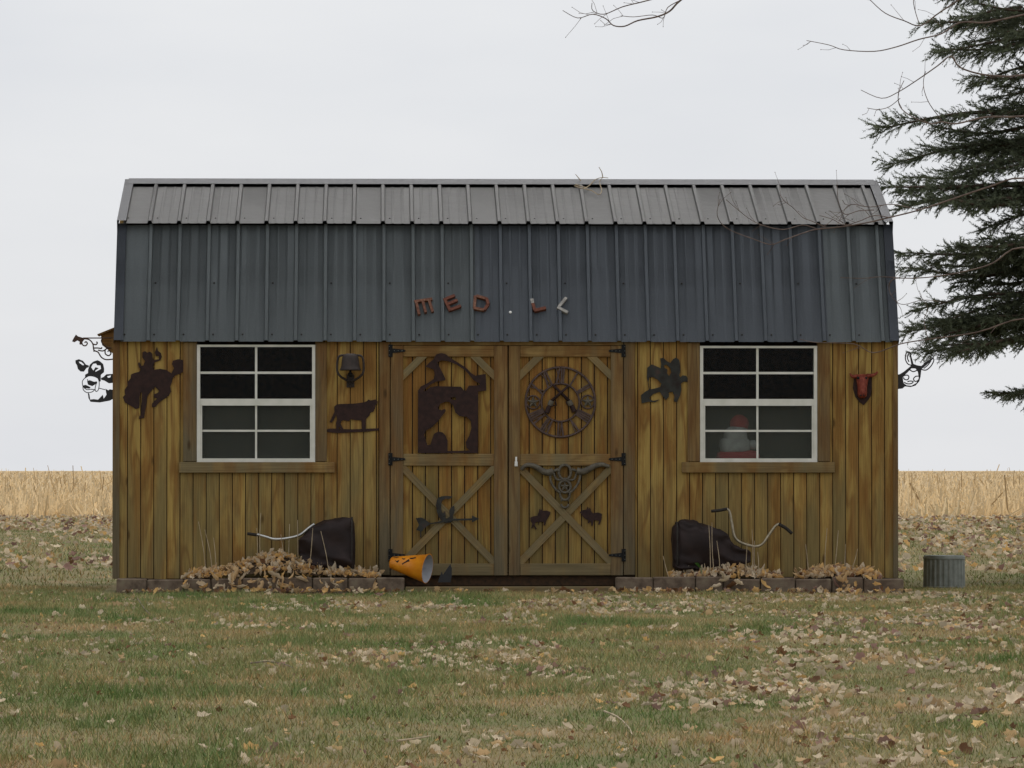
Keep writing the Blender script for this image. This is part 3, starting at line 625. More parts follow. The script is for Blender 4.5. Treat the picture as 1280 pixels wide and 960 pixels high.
def revolver(muz, cyl, grip, bulge, Y):
    e = None
    A, B, G = kp(*muz, Y), kp(*cyl, Y), kp(*grip, Y)
    bm = bmesh.new(); tube(bm, [A, A.lerp(B, .5), B], [.0095, .0105, .013], 8)
    tube(bm, smoothpath([B, B.lerp(G, .25), B.lerp(G, .6)+Vector((0, 0, .004)), G], 3), [.018]*3+[.016]*3+[.019]*3+[.022], 8)
    g = kp(*bulge, Y); tube(bm, [g+Vector((0, 0, .02)), g+Vector((.012, 0, -.01)), B.lerp(G, .45)], .005, 5)
    e = obj('revolver', bm, M['rust'], clk, True)
    bm = bmesh.new(); d = (G-B).normalized(); tube(bm, [B-d*.002, B+d*.038], [.021, .021], 10); obj('cylinder', bm, M['horn'], e)
revolver((530, 325), (345, 490), (290, 625), (385, 520), YC-.018); revolver((355, 310), (535, 490), (592, 610), (500, 520), YC-.006)

# ------------------------------------------------------------------ longhorn skull made of horseshoes
lh = tag(empty('longhorn_skull'), 'grey iron longhorn skull of welded horseshoes on the latched door', 'skull')
YH = -.036
def hp(pts, Y=YH): return smoothpath([W(a, b, Y) for a, b in zb3(pts)], 4)
def taper(path, a, b): n = len(path); return [a+(b-a)*i/(n-1) for i in range(n)]
for pts in ([(470,175),(400,190),(330,160),(270,122),(190,102),(135,122),(108,160)], [(740,170),(810,180),(880,150),(950,112),(1030,98),(1080,112),(1112,118)]):
    p = hp(pts); bm = bmesh.new(); tube(bm, p, taper(p, .029, .012), 8); obj('horn', bm, M['horn'], lh, True)
def ell(cx, cy, rx, ry, a0=0, a1=360, n=16): return [(cx+rx*math.sin(R(a0+(a1-a0)*i/n)), cy-ry*math.cos(R(a0+(a1-a0)*i/n))) for i in range(n+1)]
for pts, r in ((ell(604, 186, 70, 84), .011), ([(470,180),(436,230),(450,310),(500,385),(560,425)], .010), ([(745,175),(778,225),(755,310),(705,385),(650,425)], .010), (ell(604, 350, 66, 68), .010),
               ([(470,180),(500,260),(560,275),(604,270)], .009), ([(745,175),(715,262),(660,275),(604,270)], .009), (ell(606, 440, 55, 62, 105, 255), .010), (ell(604, 535, 45, 55, 105, 255), .009), ([(470,180),(520,155),(540,180)], .012), ([(745,175),(690,155),(668,180)], .012), ([(548,425),(552,455)], .008), ([(660,425),(658,455)], .008), ([(566,490),(566,520)], .007), ([(646,490),(642,520)], .007)):
    bm = bmesh.new(); q = [W(a, b, YH) for a, b in zb3(pts)]; tube(bm, smoothpath(q, 2), r, 6); obj('horseshoe', bm, M['horn'], lh, True)
p = W(*zb3([(604, 350)])[0], YH); bm = bmesh.new(); pts = [(p.x+(.045 if i % 2 == 0 else .018)*math.sin(math.pi*i/5), p.z+(.045 if i % 2 == 0 else .018)*math.cos(math.pi*i/5)) for i in range(10)]
cf = bm.verts.new((p.x, YH-.014, p.z)); cb = bm.verts.new((p.x, YH+.01, p.z)); A = [bm.verts.new((x, YH, z)) for x, z in pts]
for i in range(10): bm.faces.new((A[i], A[(i+1) % 10], cf)); bm.faces.new((A[(i+1) % 10], A[i], cb))
obj('star', bm, M['horn'], lh)
bm = bmesh.new(); q = W(*zb3([(604, 250)])[0], YH); tube(bm, [q, (q.x, .004, q.z)], .006, 6); obj('mount_peg', bm, M['horn'], lh)

# ------------------------------------------------------------------ red bull head
bl = tag(empty('red_bull_head'), 'small red painted bull head on a dark plaque near the spruce end of the shed', 'ornament')
cutout('plaque', [zd([(175,400),(205,375),(345,375),(385,400),(395,520),(380,640),(330,712),(290,752),(240,715),(190,650),(160,540)])], M['rust'], bl, -.014, .0005)
bm = bmesh.new(); n = 12; rings = []
for v, hw, dp in ((372, 55, .02), (395, 78, .045), (430, 78, .06), (480, 68, .068), (540, 58, .075), (600, 60, .088), (640, 54, .085), (668, 30, .06)):
    (q,) = zd([(272, v)]); p = W(*q, -.014); hwm = hw/9.846/160.7
    rings.append([bm.verts.new((p.x+hwm*math.cos(math.pi*k/(n-1)), -.0135-dp*math.sin(math.pi*k/(n-1))**.8, p.z)) for k in range(n)])
for a, b in zip(rings, rings[1:]):
    for k in range(n-1): bm.faces.new((a[k], a[k+1], b[k+1], b[k]))
bm.faces.new(rings[0]); bm.faces.new(rings[-1]); bm.faces.new([r[0] for r in rings]); bm.faces.new([r[-1] for r in rings])
obj('face', bm, M['redpaint'], bl, True)
for pts in ([(215,395),(170,402),(140,392),(122,362)], [(330,392),(390,388),(440,368),(462,340)]):
    p = smoothpath([W(a, b, -.035) for a, b in zd(pts)]); bm = bmesh.new(); tube(bm, p, taper(p, .018, .006), 7); obj('horn', bm, M['redpaint'], bl, True)
for u in (222, 322):
    (q,) = zd([(u, 418)]); p = W(*q, -.06); bm = bmesh.new(); bmesh.ops.create_icosphere(bm, subdivisions=2, radius=.011, matrix=Matrix.Translation(p)); obj('eye', bm, M['black_iron'], bl, True)
for u in (255, 292):
    (q,) = zd([(u, 632)]); p = W(*q, -.096); bm = bmesh.new(); bmesh.ops.create_icosphere(bm, subdivisions=1, radius=.008, matrix=Matrix.Translation(p)); obj('nostril', bm, M['rust'], bl, True)

# ------------------------------------------------------------------ figure seen through the right window
fg = tag(empty('plush_figure'), 'red and white plush figure standing inside the window nearer the spruce', 'figure')
def blob(name, px, py, rx, rz, ry, Y, m, par, sq=1.0):
    p = W(px, py, Y); bm = bmesh.new(); bmesh.ops.create_uvsphere(bm, u_segments=18, v_segments=12, radius=1)
    for v in bm.verts:
        k = 1+.06*mnoise.noise(v.co*2.3+Vector((px, 0, 0)))
        q = v.co; v.co = Vector([math.copysign(abs(c_)**sq, c_) for c_ in q])
        v.co = Vector((v.co.x*rx*k/160, v.co.y*ry*k, v.co.z*rz*k/160))+p
    return obj(name, bm, m, par, True)
blob('cap', 924, 530, 12, 11.5, .07, .22, M['plush_red'], fg); blob('cap_brim', 921, 538, 14, 6, .085, .215, M['plush_white'], fg)
blob('beard', 918, 557, 19, 11, .10, .20, M['plush_white'], fg, .6); blob('cheeks', 919, 547, 15, 12, .095, .205, M['plush_white'], fg, .65); blob('coat', 922, 574, 28, 12, .12, .22, M['plush_red'], fg, .6); blob('mitten', 941, 556, 8, 6, .06, .2, M['plush_white'], fg)
bm = bmesh.new(); p = W(922, 585, .22); tube(bm, [(p.x, .22, ZB+.049), (p.x, .22, p.z)], [.17, .15], 14); obj('coat_skirt', bm, M['plush_red'], fg, True)

# ------------------------------------------------------------------ garden beds and edging
YE0, YE1 = -.40, -.27
def bed(px0, px1):
    x0, x1 = XP(px0), XP(px1); nx, ny = 60, 8; bm = bmesh.new(); g = [[None]*(ny+1) for _ in range(nx+1)]
    for i in range(nx+1):
        for j in range(ny+1):
            x, y = x0+(x1-x0)*i/nx, YE1-.02+(-.001-YE1+.13)*j/ny
            z = .105+.02*mnoise.noise(Vector((x*4, y*6, 0))); g[i][j] = bm.verts.new((x, y, z if 0 < i < nx else -.02))
    for i in range(nx):
        for j in range(ny): bm.faces.new((g[i][j], g[i+1][j], g[i+1][j+1], g[i][j+1]))
    return tag(obj('garden_bed', bm, M['soil'], None, True), None, kind='structure')
bed(146, 503); bed(768, 1127)
def edging(px0, px1, label, rr):
    e = tag(empty('block_edging'), label, 'edging', 'concrete block edgings of the beds'); px = px0
    while px < px1-6:
        wd = rr.uniform(34, 54); q = min(px+wd, px1)
        if px1-q < 14: q = px1
        Y0 = YE0+rr.uniform(-.012, .012); zt = .118+rr.uniform(-.014, .008)
        bm = bmesh.new(); bx(bm, XP(px+.5, YE0), XP(q-.5, YE0), Y0, Y0+.13, -.03, zt)
        bmesh.ops.bevel(bm, geom=bm.edges[:], offset=.009, segments=1, affect='EDGES')
        for v in bm.verts: v.co += mnoise.noise_vector(v.co*9)*.006
        obj('block', bm, M['block'], e); px = q
edging(145, 506, 'brown concrete block edging of the bed with the big leaf pile', random.Random(3))
edging(770, 1130, 'brown concrete block edging of the bed nearer the galvanised can', random.Random(5))
tag(box('threshold_plank', M['rail'], None, XP(507, -.35), XP(768, -.35), -.42, -.22, -.005, .05), 'weathered plank lying on the ground under the double doors', 'plank')

# ------------------------------------------------------------------ leaves
def leaf_template(rr):
    n = 6; V = []; cur = rr.uniform(.6, 2.4); fold = rr.uniform(.1, .7); tw = rr.uniform(-.8, .8)
    for i in range(n):
        u = i/(n-1); wv = (.04 if i in (0, n-1) else .36*math.sin(math.pi*u**.8)*(1.15 if i % 2 else .72)*rr.uniform(.85, 1.15))
        a = cur*(u-.5); y = math.sin(a)/cur; z = (math.cos(cur*.5)-math.cos(a))/-cur
        for s in (-1, 0, 1):
            x = s*wv; V.append((x*math.cos(tw*(u-.5)), y, -z*1.0+abs(x)*fold*1.6+x*math.sin(tw*(u-.5))+rr.uniform(-.03, .03)))
    F = [(3*i+j, 3*i+j+1, 3*i+4+j, 3*i+3+j) for i in range(n-1) for j in (0, 1)]
    V = np.array(V); V[:, 2] -= V[:, 2].mean(); return V, np.array(F)
LT = [leaf_template(random.Random(100+i)) for i in range(14)]
CREAM, TAN, BROWN, PLUM, OCHRE = (.73, .61, .44), (.66, .47, .26), (.24, .125, .065), (.34, .21, .17), (.76, .49, .20)
def leafcol(rr, weights, lo=.55):
    c = rr.choices((CREAM, TAN, BROWN, PLUM, OCHRE), weights)[0]; k = rr.uniform(lo, 1.12); return tuple(min(.8, a*k) for a in c)
def rotm(rr, tilt):
    return Matrix.Rotation(rr.uniform(0, 6.283), 3, 'Z') @ Matrix.Rotation(rr.gauss(0, tilt), 3, 'X') @ Matrix.Rotation(rr.gauss(0, tilt), 3, 'Y')
def leaf_mass(name, places, m, parent=None):
    Vs, Fs, Cs = [], [], []; off = 0
    for k, (p, sc, rm, c) in enumerate(places):
        V, F = LT[k % len(LT)]; Vs.append((V*sc)@np.array(rm).T+np.array(p)); Fs.append(F+off); Cs.append(np.tile(c, (len(V), 1))); off += len(V)
    return npmesh(name, np.vstack(Vs), np.vstack(Fs), m, parent, np.vstack(Cs), True)
def leaf_mesh(k, c, nm='fallen_leaf'):
    V, F = LT[k % len(LT)]; o = npmesh(nm, V, F, M['leaf'], None, np.tile(c, (len(V), 1)), True); me = o.data; bpy.data.objects.remove(o); return me
def half_w(d): return d*640/FPX
LW = (14, 4, 1.5, 2, .7)
places = []; tries = 0; rl = random.Random(21)
while len(places) < 6000 and tries < 200000:
    tries += 1
    d = math.sqrt(rl.uniform(12.2**2, 35.5**2)); s = rl.uniform(-1.45, 1.45); p = CAM+FW*d+RT*(s*half_w(d)); x, y = p.x, p.y
    if y > -.48: continue
    nv = mnoise.noise(Vector((x*.9, y*.35, 3)))+.8*mnoise.noise(Vector((x*2.6, y*.9, 9)))+.3*min(1.1, s)
    if rl.random() > max(.035, min(1, .08+1.5*nv)): continue
    sc = min(.085, rl.lognormvariate(-3.16, .3)); places.append(((x, y, .010+sc*.10), sc, rotm(rl, .42), leafcol(rl, LW)))
places.sort(key=lambda q: q[0][1])
near, rest = [], []
for q in places: (near if len(near) < 300 and -24.2 < q[0][1] and abs((Vector(q[0])-CAM).dot(RT)) < half_w(q[0][1]+36)*1.01 else rest).append(q)
cols = [leafcol(rl, LW) for _ in range(28)]; lm = [leaf_mesh(i, cols[i]) for i in range(28)]
for i, (p, sc, rm, c) in enumerate(near):
    o = link('fallen_leaf', lm[i % 28], None); o.matrix_world = Matrix.Translation(p) @ rm.to_4x4() @ Matrix.Scale(sc, 4)
    tag(o, 'curled dry leaf lying on the grass in front of the shed', 'leaf', 'dry leaves scattered on the near lawn')
for _ in range(24000):                                    # the belt of leaves between lawn and field
    d = rl.uniform(41, 93); s = rl.uniform(-2.1, 2.1); p = CAM+FW*d+RT*(s*half_w(d)); x, y = p.x, p.y
    if XL-.1 < x < XR+.1 and y < DEEP+.2: continue
    nv = mnoise.noise(Vector((x*.35, y*.13, 5)))+.5*mnoise.noise(Vector((x*1.2, y*.4, 5)))
    if rl.random() > max(.06, min(1, .2+1.3*nv+(1.0 if d > 72 else 0)+(.25 if 50 < d < 62 else 0))): continue
    sc = rl.uniform(.065, .13); rest.append(((x, y, .02+sc*.16), sc, rotm(rl, .45), leafcol(rl, (14, 5, 1.5, 3, 1.5))))
for px in np.arange(150, 1130, 2.2):                     # drift along the edging
    if rl.random() < (.2 if 506 < px < 770 else .5): sc = rl.uniform(.04, .08); rest.append(((XP(px, -.45)+rl.uniform(-.03, .03), rl.uniform(-.75, -.44), .02+sc*.15), sc, rotm(rl, .5), leafcol(rl, (5, 6, 5, 2, 5))))
for _ in range(7000):                                    # crumbs of leaf and thatch
    d = math.sqrt(rl.uniform(12.2**2, 35.4**2)); sx = rl.uniform(-1.15, 1.15); p = CAM+FW*d+RT*(sx*half_w(d)); x, y = p.x, p.y
    if y > -.48 or rl.random() > .35+.9*mnoise.noise(Vector((x*.8, y*.3, 17))): continue
    sc = rl.uniform(.012, .026); rest.append(((x, y, .012), sc, rotm(rl, .6), leafcol(rl, (5, 6, 7, 4, 3))))
tag(leaf_mass('leaf_litter', rest, M['leaf']), 'pale dry leaf litter spread over the lawn', 'leaves', None, 'stuff')
def pile(label, prof, count, ybase, sizes, weights, seed, group='leaf heaps in the beds'):
    """prof: (px, top py) silhouette; a low mound with each curled leaf on it its own piece"""
    rr = random.Random(seed); e = tag(empty('leaf_pile'), label, 'leaf pile', group)
    xs_ = [p[0] for p in prof]
    def top(px): return float(np.interp(px, xs_, [p[1] for p in prof]))
    bm = bmesh.new(); nx, ny = 28, 6; g = []
    for i in range(nx+1):
        px = xs_[0]+(xs_[-1]-xs_[0])*i/nx; zt = max(.115, ZP(top(px), -.2)-.035); row = []
        for j in range(ny+1):
            v = j/ny; y = -.36+.34*v; row.append(bm.verts.new((XP(px, y), y, .10+(zt-.10)*math.sin(math.pi*min(1, .12+v*.75))+.012*mnoise.noise(Vector((px*.08, y*20, 0))))))
        g.append(row)
    for i in range(nx):
        for j in range(ny): bm.faces.new((g[i][j], g[i+1][j], g[i+1][j+1], g[i][j+1]))
    obj('leaf_mould', bm, M['soil'], e, True)
    cs = [leafcol(rr, weights, .85) for _ in range(14)]; ms_ = [leaf_mesh(i, cs[i], 'leaf') for i in range(14)]
    for i in range(count):
        px = rr.uniform(xs_[0], xs_[-1]); v = rr.random()
        if rr.random() < ybase:                          # spilled over the blocks
            px = xs_[0]+(xs_[-1]-xs_[0])*min(1, max(0, rr.gauss(.4, .22))); y = rr.uniform(-.50, -.40); z = rr.uniform(.02, .15)
        else:
            y = -.36+.30*v; zt = max(.12, ZP(top(px), -.2)); z = .12+(zt-.12)*math.sin(math.pi*min(1, .12+v*.75))*rr.uniform(.7, 1.0)
        o = link('leaf', ms_[i % 14], None, e); sc = rr.uniform(*sizes)
        o.matrix_world = Matrix.Translation((XP(px, y), y, z)) @ rotm(rr, .8).to_4x4() @ Matrix.Diagonal((sc*.55, sc*1.45, sc*1.3, 1))
        lay = []
    for i in range(count*2):
        px = xs_[0]+(xs_[-1]-xs_[0])*rr.random(); v = rr.random(); y = -.37+.30*v; zt = max(.12, ZP(top(px), -.2)); lay.append(((XP(px, y), y, .115+(zt-.12)*math.sin(math.pi*min(1, .12+v*.75))*rr.uniform(.6, .97)), rr.uniform(sizes[0]*.7, sizes[1]*.8), rotm(rr, .8), leafcol(rr, weights, .85)))
    tag(leaf_mass('leaf_layer', lay, M['leaf'], e), None, kind='stuff'); return e
PW = (5, 6, .4, .1, 7)
pile('large heap of curled ochre leaves spilling over the block edging', [(232, 717), (262, 711), (290, 705), (312, 697), (335, 690), (352, 686), (368, 694), (390, 700), (410, 704), (440, 708), (474, 717)], 300, .24, (.045, .10), PW, 31)
pile('low heap of pale yellow leaves beside the bent handlebar', [(838, 720), (860, 715), (885, 710), (905, 704), (925, 707), (950, 714), (975, 720)], 190, .06, (.05, .10), (7, 6, 1, .5, 4), 32)
pile('thin heap of leaves at the bed end nearest the can', [(996, 719), (1012, 711), (1030, 712), (1045, 707), (1060, 713), (1078, 709), (1100, 719)], 130, .06, (.05, .10), (7, 6, 1, .5, 3), 33)

# ------------------------------------------------------------------ dry stems in the beds
def stems(label, lst, Y=-.22):
    e = tag(empty('dry_stalks'), label, 'dry plant', 'dead flower stalks in the beds')
    for (a, b), (c, d) in lst:
        B, T = W(c, d, Y), W(a, b, Y+rng.uniform(-.04, .04)); B.z = min(B.z, .12); m_ = B.lerp(T, .5)+Vector((rng.uniform(-.012, .012), rng.uniform(-.01, .01), 0))
        p = smoothpath([B, m_, T], 3); bm = bmesh.new(); tube(bm, p, taper(p, .0040, .0022), 5); obj('stem', bm, M['stem'], e)
stems('three thin dead stalks at the thin end of the big leaf heap', [((248, 652), (258, 712)), ((256, 662), (266, 710)), ((267, 672), (270, 710))])
stems('thin dead stalks rising from the big leaf heap', [((326, 641), (327, 700)), ((321, 660), (323, 702)), ((351, 668), (357, 700)), ((372, 650), (373, 700)), ((362, 655), (360, 700))])
stems('two dead stalks in front of the dark bundle with the silver bar', [((391, 660), (385, 708)), ((401, 664), (412, 712))], -.34)
stems('pair of tall dead stalks in front of the dark bundle with grips', [((886, 656), (888, 712)), ((890, 653), (893, 710)), ((896, 676), (900, 710)), ((829, 695), (836, 722))], -.34)
stems('dead stalks below the bent handlebar', [((934, 678), (932, 715)), ((940, 662), (940, 716)), ((943, 676), (943, 714)), ((947, 690), (946, 714))], -.34)
stems('dead stalks at the bed end nearest the can', [((1020, 651), (1031, 657)) if False else ((1034, 660), (1031, 714)), ((1048, 663), (1042, 712)), ((1057, 680), (1056, 712)), ((1072, 686), (1060, 714)), ((1007, 680), (1011, 714))])
bm = bmesh.new(); p = W(873, 707, -.35); vs = [p+Vector(q) for q in ((-.03, 0, .02), (-.005, -.02, .025), (.028, 0, -.02), (.0, .012, -.012))]; bm.faces.new([bm.verts.new(v) for v in vs]); bmesh.ops.solidify(bm, geom=bm.faces[:], thickness=.002)
tube(bm, [p+Vector((.02, 0, -.015)), (p.x+.03, -.345, .11)], .002, 4); tag(obj('green_sprout', bm, M['greenleaf']), 'single green leaf sprouting in front of a dark bundle', 'plant')

# ------------------------------------------------------------------ dark bundles with handlebars
def bundle(label, st, Yc, hd, seed, ftr):
    e = tag(empty('vinyl_bundle'), label, 'bundle', 'dark bundles with bars against the wall'); bm = bmesh.new(); n = 40; rings = []
    for px, t_, b_, dk in st:
        zt, zb_ = ZP(t_, Yc), ZP(b_, Yc); zc_, hz = (zt+zb_)/2, (zt-zb_)/2; ring_ = []
        for k in range(n):
            a = 2*math.pi*(k+.5)/n; ca, sa = math.cos(a), math.sin(a); q = lambda v: math.copysign(abs(v)**.55, v)
            ring_.append(Vector((XP(px, Yc), Yc+hd*dk*q(ca), zc_+hz*q(sa))))
        rings.append(ring_)
    fine = []
    for a, b in zip(rings, rings[1:]):
        for s in range(4): fine.append([x.lerp(y, s/4) for x, y in zip(a, b)])
    fine.append(rings[-1]); V = []
    for r_ in fine:
        row = []
        for v in r_:
            f = abs(mnoise.noise(Vector((v.x*2.2+seed, v.y*3, v.z*13+v.x*3))))
            row.append(bm.verts.new(v+Vector((.012*mnoise.noise(v*9), -.11*(f-.2), .022*mnoise.noise(v*14+Vector((seed, 0, 0)))))))
        V.append(row)
    for a, b in zip(V, V[1:]):
        for k in range(n): bm.faces.new((a[k], a[(k+1) % n], b[(k+1) % n], b[k]))
    bm.faces.new(V[0]); bm.faces.new(V[-1][::-1]); obj('body', bm, M['bundle'], e, True)
    wide = fine[-5] if seed == 1 else fine[5]; cwx = sum((v for v in wide), Vector())/len(wide)
    bm = bmesh.new(); tube(bm, [cwx+(v-cwx)*1.03+Vector((0, -.012, 0)) for v in wide+wide[:1]], .0075, 6); obj('hem', bm, M['grip'], e, True)
    for pts, r, mm, nm in ftr:
        p = smoothpath([W(a, b, Yc-.02) for a, b in pts], 5); bm = bmesh.new(); tube(bm, p, r, 8); obj(nm, bm, M[mm], e, True)
bundle('dark brown bundle with a silver bar behind the big leaf heap', [(374, 676, 692, .35), (378, 672, 697, .5), (385, 664, 706, .7), (396, 655, 712, .85), (410, 650, 715, .95), (428, 647, 716, 1), (440, 648, 716, .95), (444, 656, 712, .7)], -.17, .13, 1,
       [([(393, 655), (386, 660), (374, 669), (358, 673), (343, 674), (332, 671), (321, 668)], .011, 'chrome', 'bar'), ([(323, 669), (316, 668), (309, 667)], .012, 'grip', 'grip')])
bundle('dark brown bundle with a bent handlebar and dark grips', [(841, 660, 708, .6), (844, 655, 712, .85), (850, 650, 714, 1), (862, 651, 714, 1), (880, 656, 713, .95), (898, 662, 711, .85), (911, 671, 709, .7), (918, 683, 708, .5), (932, 687, 706, .35), (938, 692, 705, .25)], -.17, .13, 2,
       [([(908, 636), (912, 640), (915, 655), (918, 670), (924, 677), (934, 681), (944, 683), (953, 680), (961, 669), (969, 658), (974, 655)], .0105, 'tube', 'handlebar'), ([(889, 639), (899, 638), (909, 636)], .012, 'grip', 'grip'), ([(973, 655), (982, 660), (990, 667)], .013, 'grip', 'grip')])

# ------------------------------------------------------------------ orange bucket, black ears, galvanised can
bk = tag(empty('orange_bucket'), 'orange bucket with black bats lying on its side by the door', 'bucket')
zo = zoomer(480, 670, 12.8); YB = -.30
p0 = W(*zo([(118, 428)])[0], YB+.06); p1 = W(*zo([(690, 522)])[0], YB-.05); ax = (p1-p0).normalized(); L0 = (p1-p0).length
e1 = ax.orthogonal().normalized(); e1 = (Vector((0, 0, 1))-ax*ax.z).normalized(); e2 = ax.cross(e1); ra, rb = .046, .113; n = 28
def cone_pt(u, a, off=0.0): r_ = ra+(rb-ra)*u+off; return p0+ax*(L0*u)+(e1*math.cos(a)+e2*math.sin(a))*r_
def lathe(name, seq, m, par):
    bm = bmesh.new(); rg = [[bm.verts.new(cone_pt(u, 2*math.pi*k/n, o)) for k in range(n)] for u, o in seq]
    for a, b in zip(rg, rg[1:]):
        for k in range(n): bm.faces.new((a[k], a[(k+1) % n], b[(k+1) % n], b[k]))
    return bm, rg
bm, rg = lathe('b', [(0, -.012), (.0, -.002), (.03, 0), (.5, 0), (1.0, 0), (1.0, .003), (1.01, .003), (1.01, -.003)], None, None); bm.faces.new(rg[0]); obj('shell', bm, M['orange'], bk, True)
bm, rg = lathe('b', [(1.011, -.001), (.99, -.004), (.5, -.004), (.03, -.004)], None, None); bm.faces.new(rg[-1][::-1]); obj('lining', bm, M['greyinside'], bk, True)
def decal(pts):
    P = zo(pts); bm = bmesh.new(); vs = []
    cu = []
    for a, b in P:
        # project on the cone: march along the view ray to its front surface
        d = ray(a, b).normalized(); t_ = 35.0; best = None
        for i in range(1500):
            q = CAM+d*(t_+i*.0008); u = (q-p0).dot(ax)/L0; rr_ = ((q-p0)-ax*(u*L0)).length
            if 0 <= u <= 1 and rr_ < ra+(rb-ra)*u+.0015: best = q; break
        if best: vs.append(bm.verts.new(best))
    if len(vs) > 2:
        bm.faces.new(vs); bmesh.ops.triangulate(bm, faces=bm.faces[:]); obj('bat_mark', bm, M['black_iron'], bk)
    else: bm.free()
for pts in ([(172, 385), (205, 398), (245, 382), (232, 410), (212, 428), (190, 408)], [(285, 350), (320, 362), (345, 350), (330, 375), (300, 375)], [(300, 432), (345, 405), (375, 380), (402, 368), (408, 405), (370, 415), (310, 445), (298, 465), (288, 440)], [(410, 348), (460, 345), (510, 335), (505, 355), (440, 368), (412, 365)], [(140, 345), (200, 338), (250, 340), (200, 352)]): decal(pts)
tag(cutout('pointed_ears_cutout', [zo([(862,742),(880,680),(925,565),(942,622),(962,592),(1010,520),(1062,448),(1086,520),(1084,640),(1064,742)])], M['cutblack'], None, -.262, -.252), 'small black pointed ear cutout standing beside the orange bucket', 'cutout')
bm = bmesh.new(); Yc = 1.2; x0, x1 = XP(1153.5, Yc), XP(1206.5, Yc); xc, rc = (x0+x1)/2, (x1-x0)/2; zt = ZP(694.5, Yc); n = 96; rg = []
for z, k, rib in ((-.01, 1.0, 0), (.012, 1.0, 0), (.014, .985, 1), (zt-.035, .965, 1), (zt-.03, .985, 0), (zt-.012, .985, 0), (zt-.010, .965, 0), (zt, .955, 0), (zt-.004, .90, 0)):
    rg.append([bm.verts.new((xc+rc*(k-(.035 if rib and i % 4 < 2 else 0))*math.cos(2*math.pi*i/n), Yc+rc*(k-(.035 if rib and i % 4 < 2 else 0))*math.sin(2*math.pi*i/n), z)) for i in range(n)])
for a, b in zip(rg, rg[1:]):
    for i in range(n): bm.faces.new((a[i], a[(i+1) % n], b[(i+1) % n], b[i]))
bm.faces.new(rg[-1]); tag(obj('galvanised_can', bm, M['zinc']), 'ribbed grey galvanised can upside down on the grass beside the shed', 'can')

# ------------------------------------------------------------------ grass
def blades(name, d0, d1, count, hgt, wid, side):
    d = np.sqrt(nrng.uniform(d0**2, d1**2, count)); s = nrng.uniform(-side, side, count)*d*640/FPX
    x = CAM.x+FW.x*d+RT.x*s; y = CAM.y+FW.y*d+RT.y*s
    ok = ~((x > XL-.1) & (x < XR+.12) & (y > -.46) & (y < DEEP+.1)) & (y < FIELD_Y-1); x, y = x[ok], y[ok]; n_ = len(x)
    h = hgt*nrng.uniform(.45, 1.35, n_)*(1+.5*np.sin(x*2.1+np.sin(y*.8)*2)*np.sin(y*.9+x)); w_ = wid*nrng.uniform(.6, 1.3, n_); a = nrng.uniform(0, 2*np.pi, n_); lx, ly = nrng.normal(0, .6, n_)*h, nrng.normal(0, .6, n_)*h
    V = np.zeros((n_, 3, 3)); V[:, 0] = np.stack([x-np.cos(a)*w_/2, y-np.sin(a)*w_/2, np.full(n_, -.002)], 1); V[:, 1] = np.stack([x+np.cos(a)*w_/2, y+np.sin(a)*w_/2, np.full(n_, -.002)], 1); V[:, 2] = np.stack([x+lx, y+ly, h], 1)
    base = nrng.uniform(.65, 1.5, (n_, 1)); dry = (nrng.random((n_, 1)) < .22); c = base*np.where(dry, [1.55, 1.2, 1.0], [1.0, 1.05, .85]); c = np.repeat(c, 3, 0)
    o = npmesh(name, V.reshape(-1, 3), np.arange(n_*3).reshape(-1, 3), M['grass'], None, c); return o
tag(blades('grass', 11.5, 37.5, 430000, .024, .0042, 1.5), 'short green and straw coloured grass in front of the shed', 'grass', None, 'stuff')
def tufts(d0, d1, count):
    pts = []
    while len(pts) < count:
        d = math.sqrt(rl.uniform(d0**2, d1**2)); sx = rl.uniform(-1.2, 1.2); p = CAM+FW*d+RT*(sx*half_w(d))
        if p.y > -.6 or mnoise.noise(Vector((p.x*.7, p.y*.3, 41))) < .02+.25*sx: continue
        for _ in range(rl.randrange(8, 20)): pts.append((p.x+rl.gauss(0, .03), p.y+rl.gauss(0, .03)))
    P = np.array(pts); n_ = len(P); h = nrng.uniform(.025, .062, n_); w_ = nrng.uniform(.003, .0055, n_); a = nrng.uniform(0, 6.28, n_); V = np.zeros((n_, 3, 3)); z0 = np.full(n_, -.002)
    V[:, 0] = np.stack([P[:, 0]-np.cos(a)*w_/2, P[:, 1]-np.sin(a)*w_/2, z0], 1); V[:, 1] = np.stack([P[:, 0]+np.cos(a)*w_/2, P[:, 1]+np.sin(a)*w_/2, z0], 1); V[:, 2] = np.stack([P[:, 0]+nrng.normal(0, .5, n_)*h, P[:, 1]+nrng.normal(0, .5, n_)*h, h], 1)
    c = np.repeat(nrng.uniform(.6, 1.25, (n_, 1))*np.array([[.85, 1.12, .8]]), 3, 0)
    return npmesh('grass_tufts', V.reshape(-1, 3), np.arange(n_*3).reshape(-1, 3), M['grass'], None, c)
tag(tufts(11.5, 36, 42000), 'longer green grass tufts in the lawn', 'grass', None, 'stuff')
tag(blades('grass', 36.5, 92, 190000, .035, .012, 2.1), 'short grass between the shed and the corn field', 'grass', None, 'stuff')

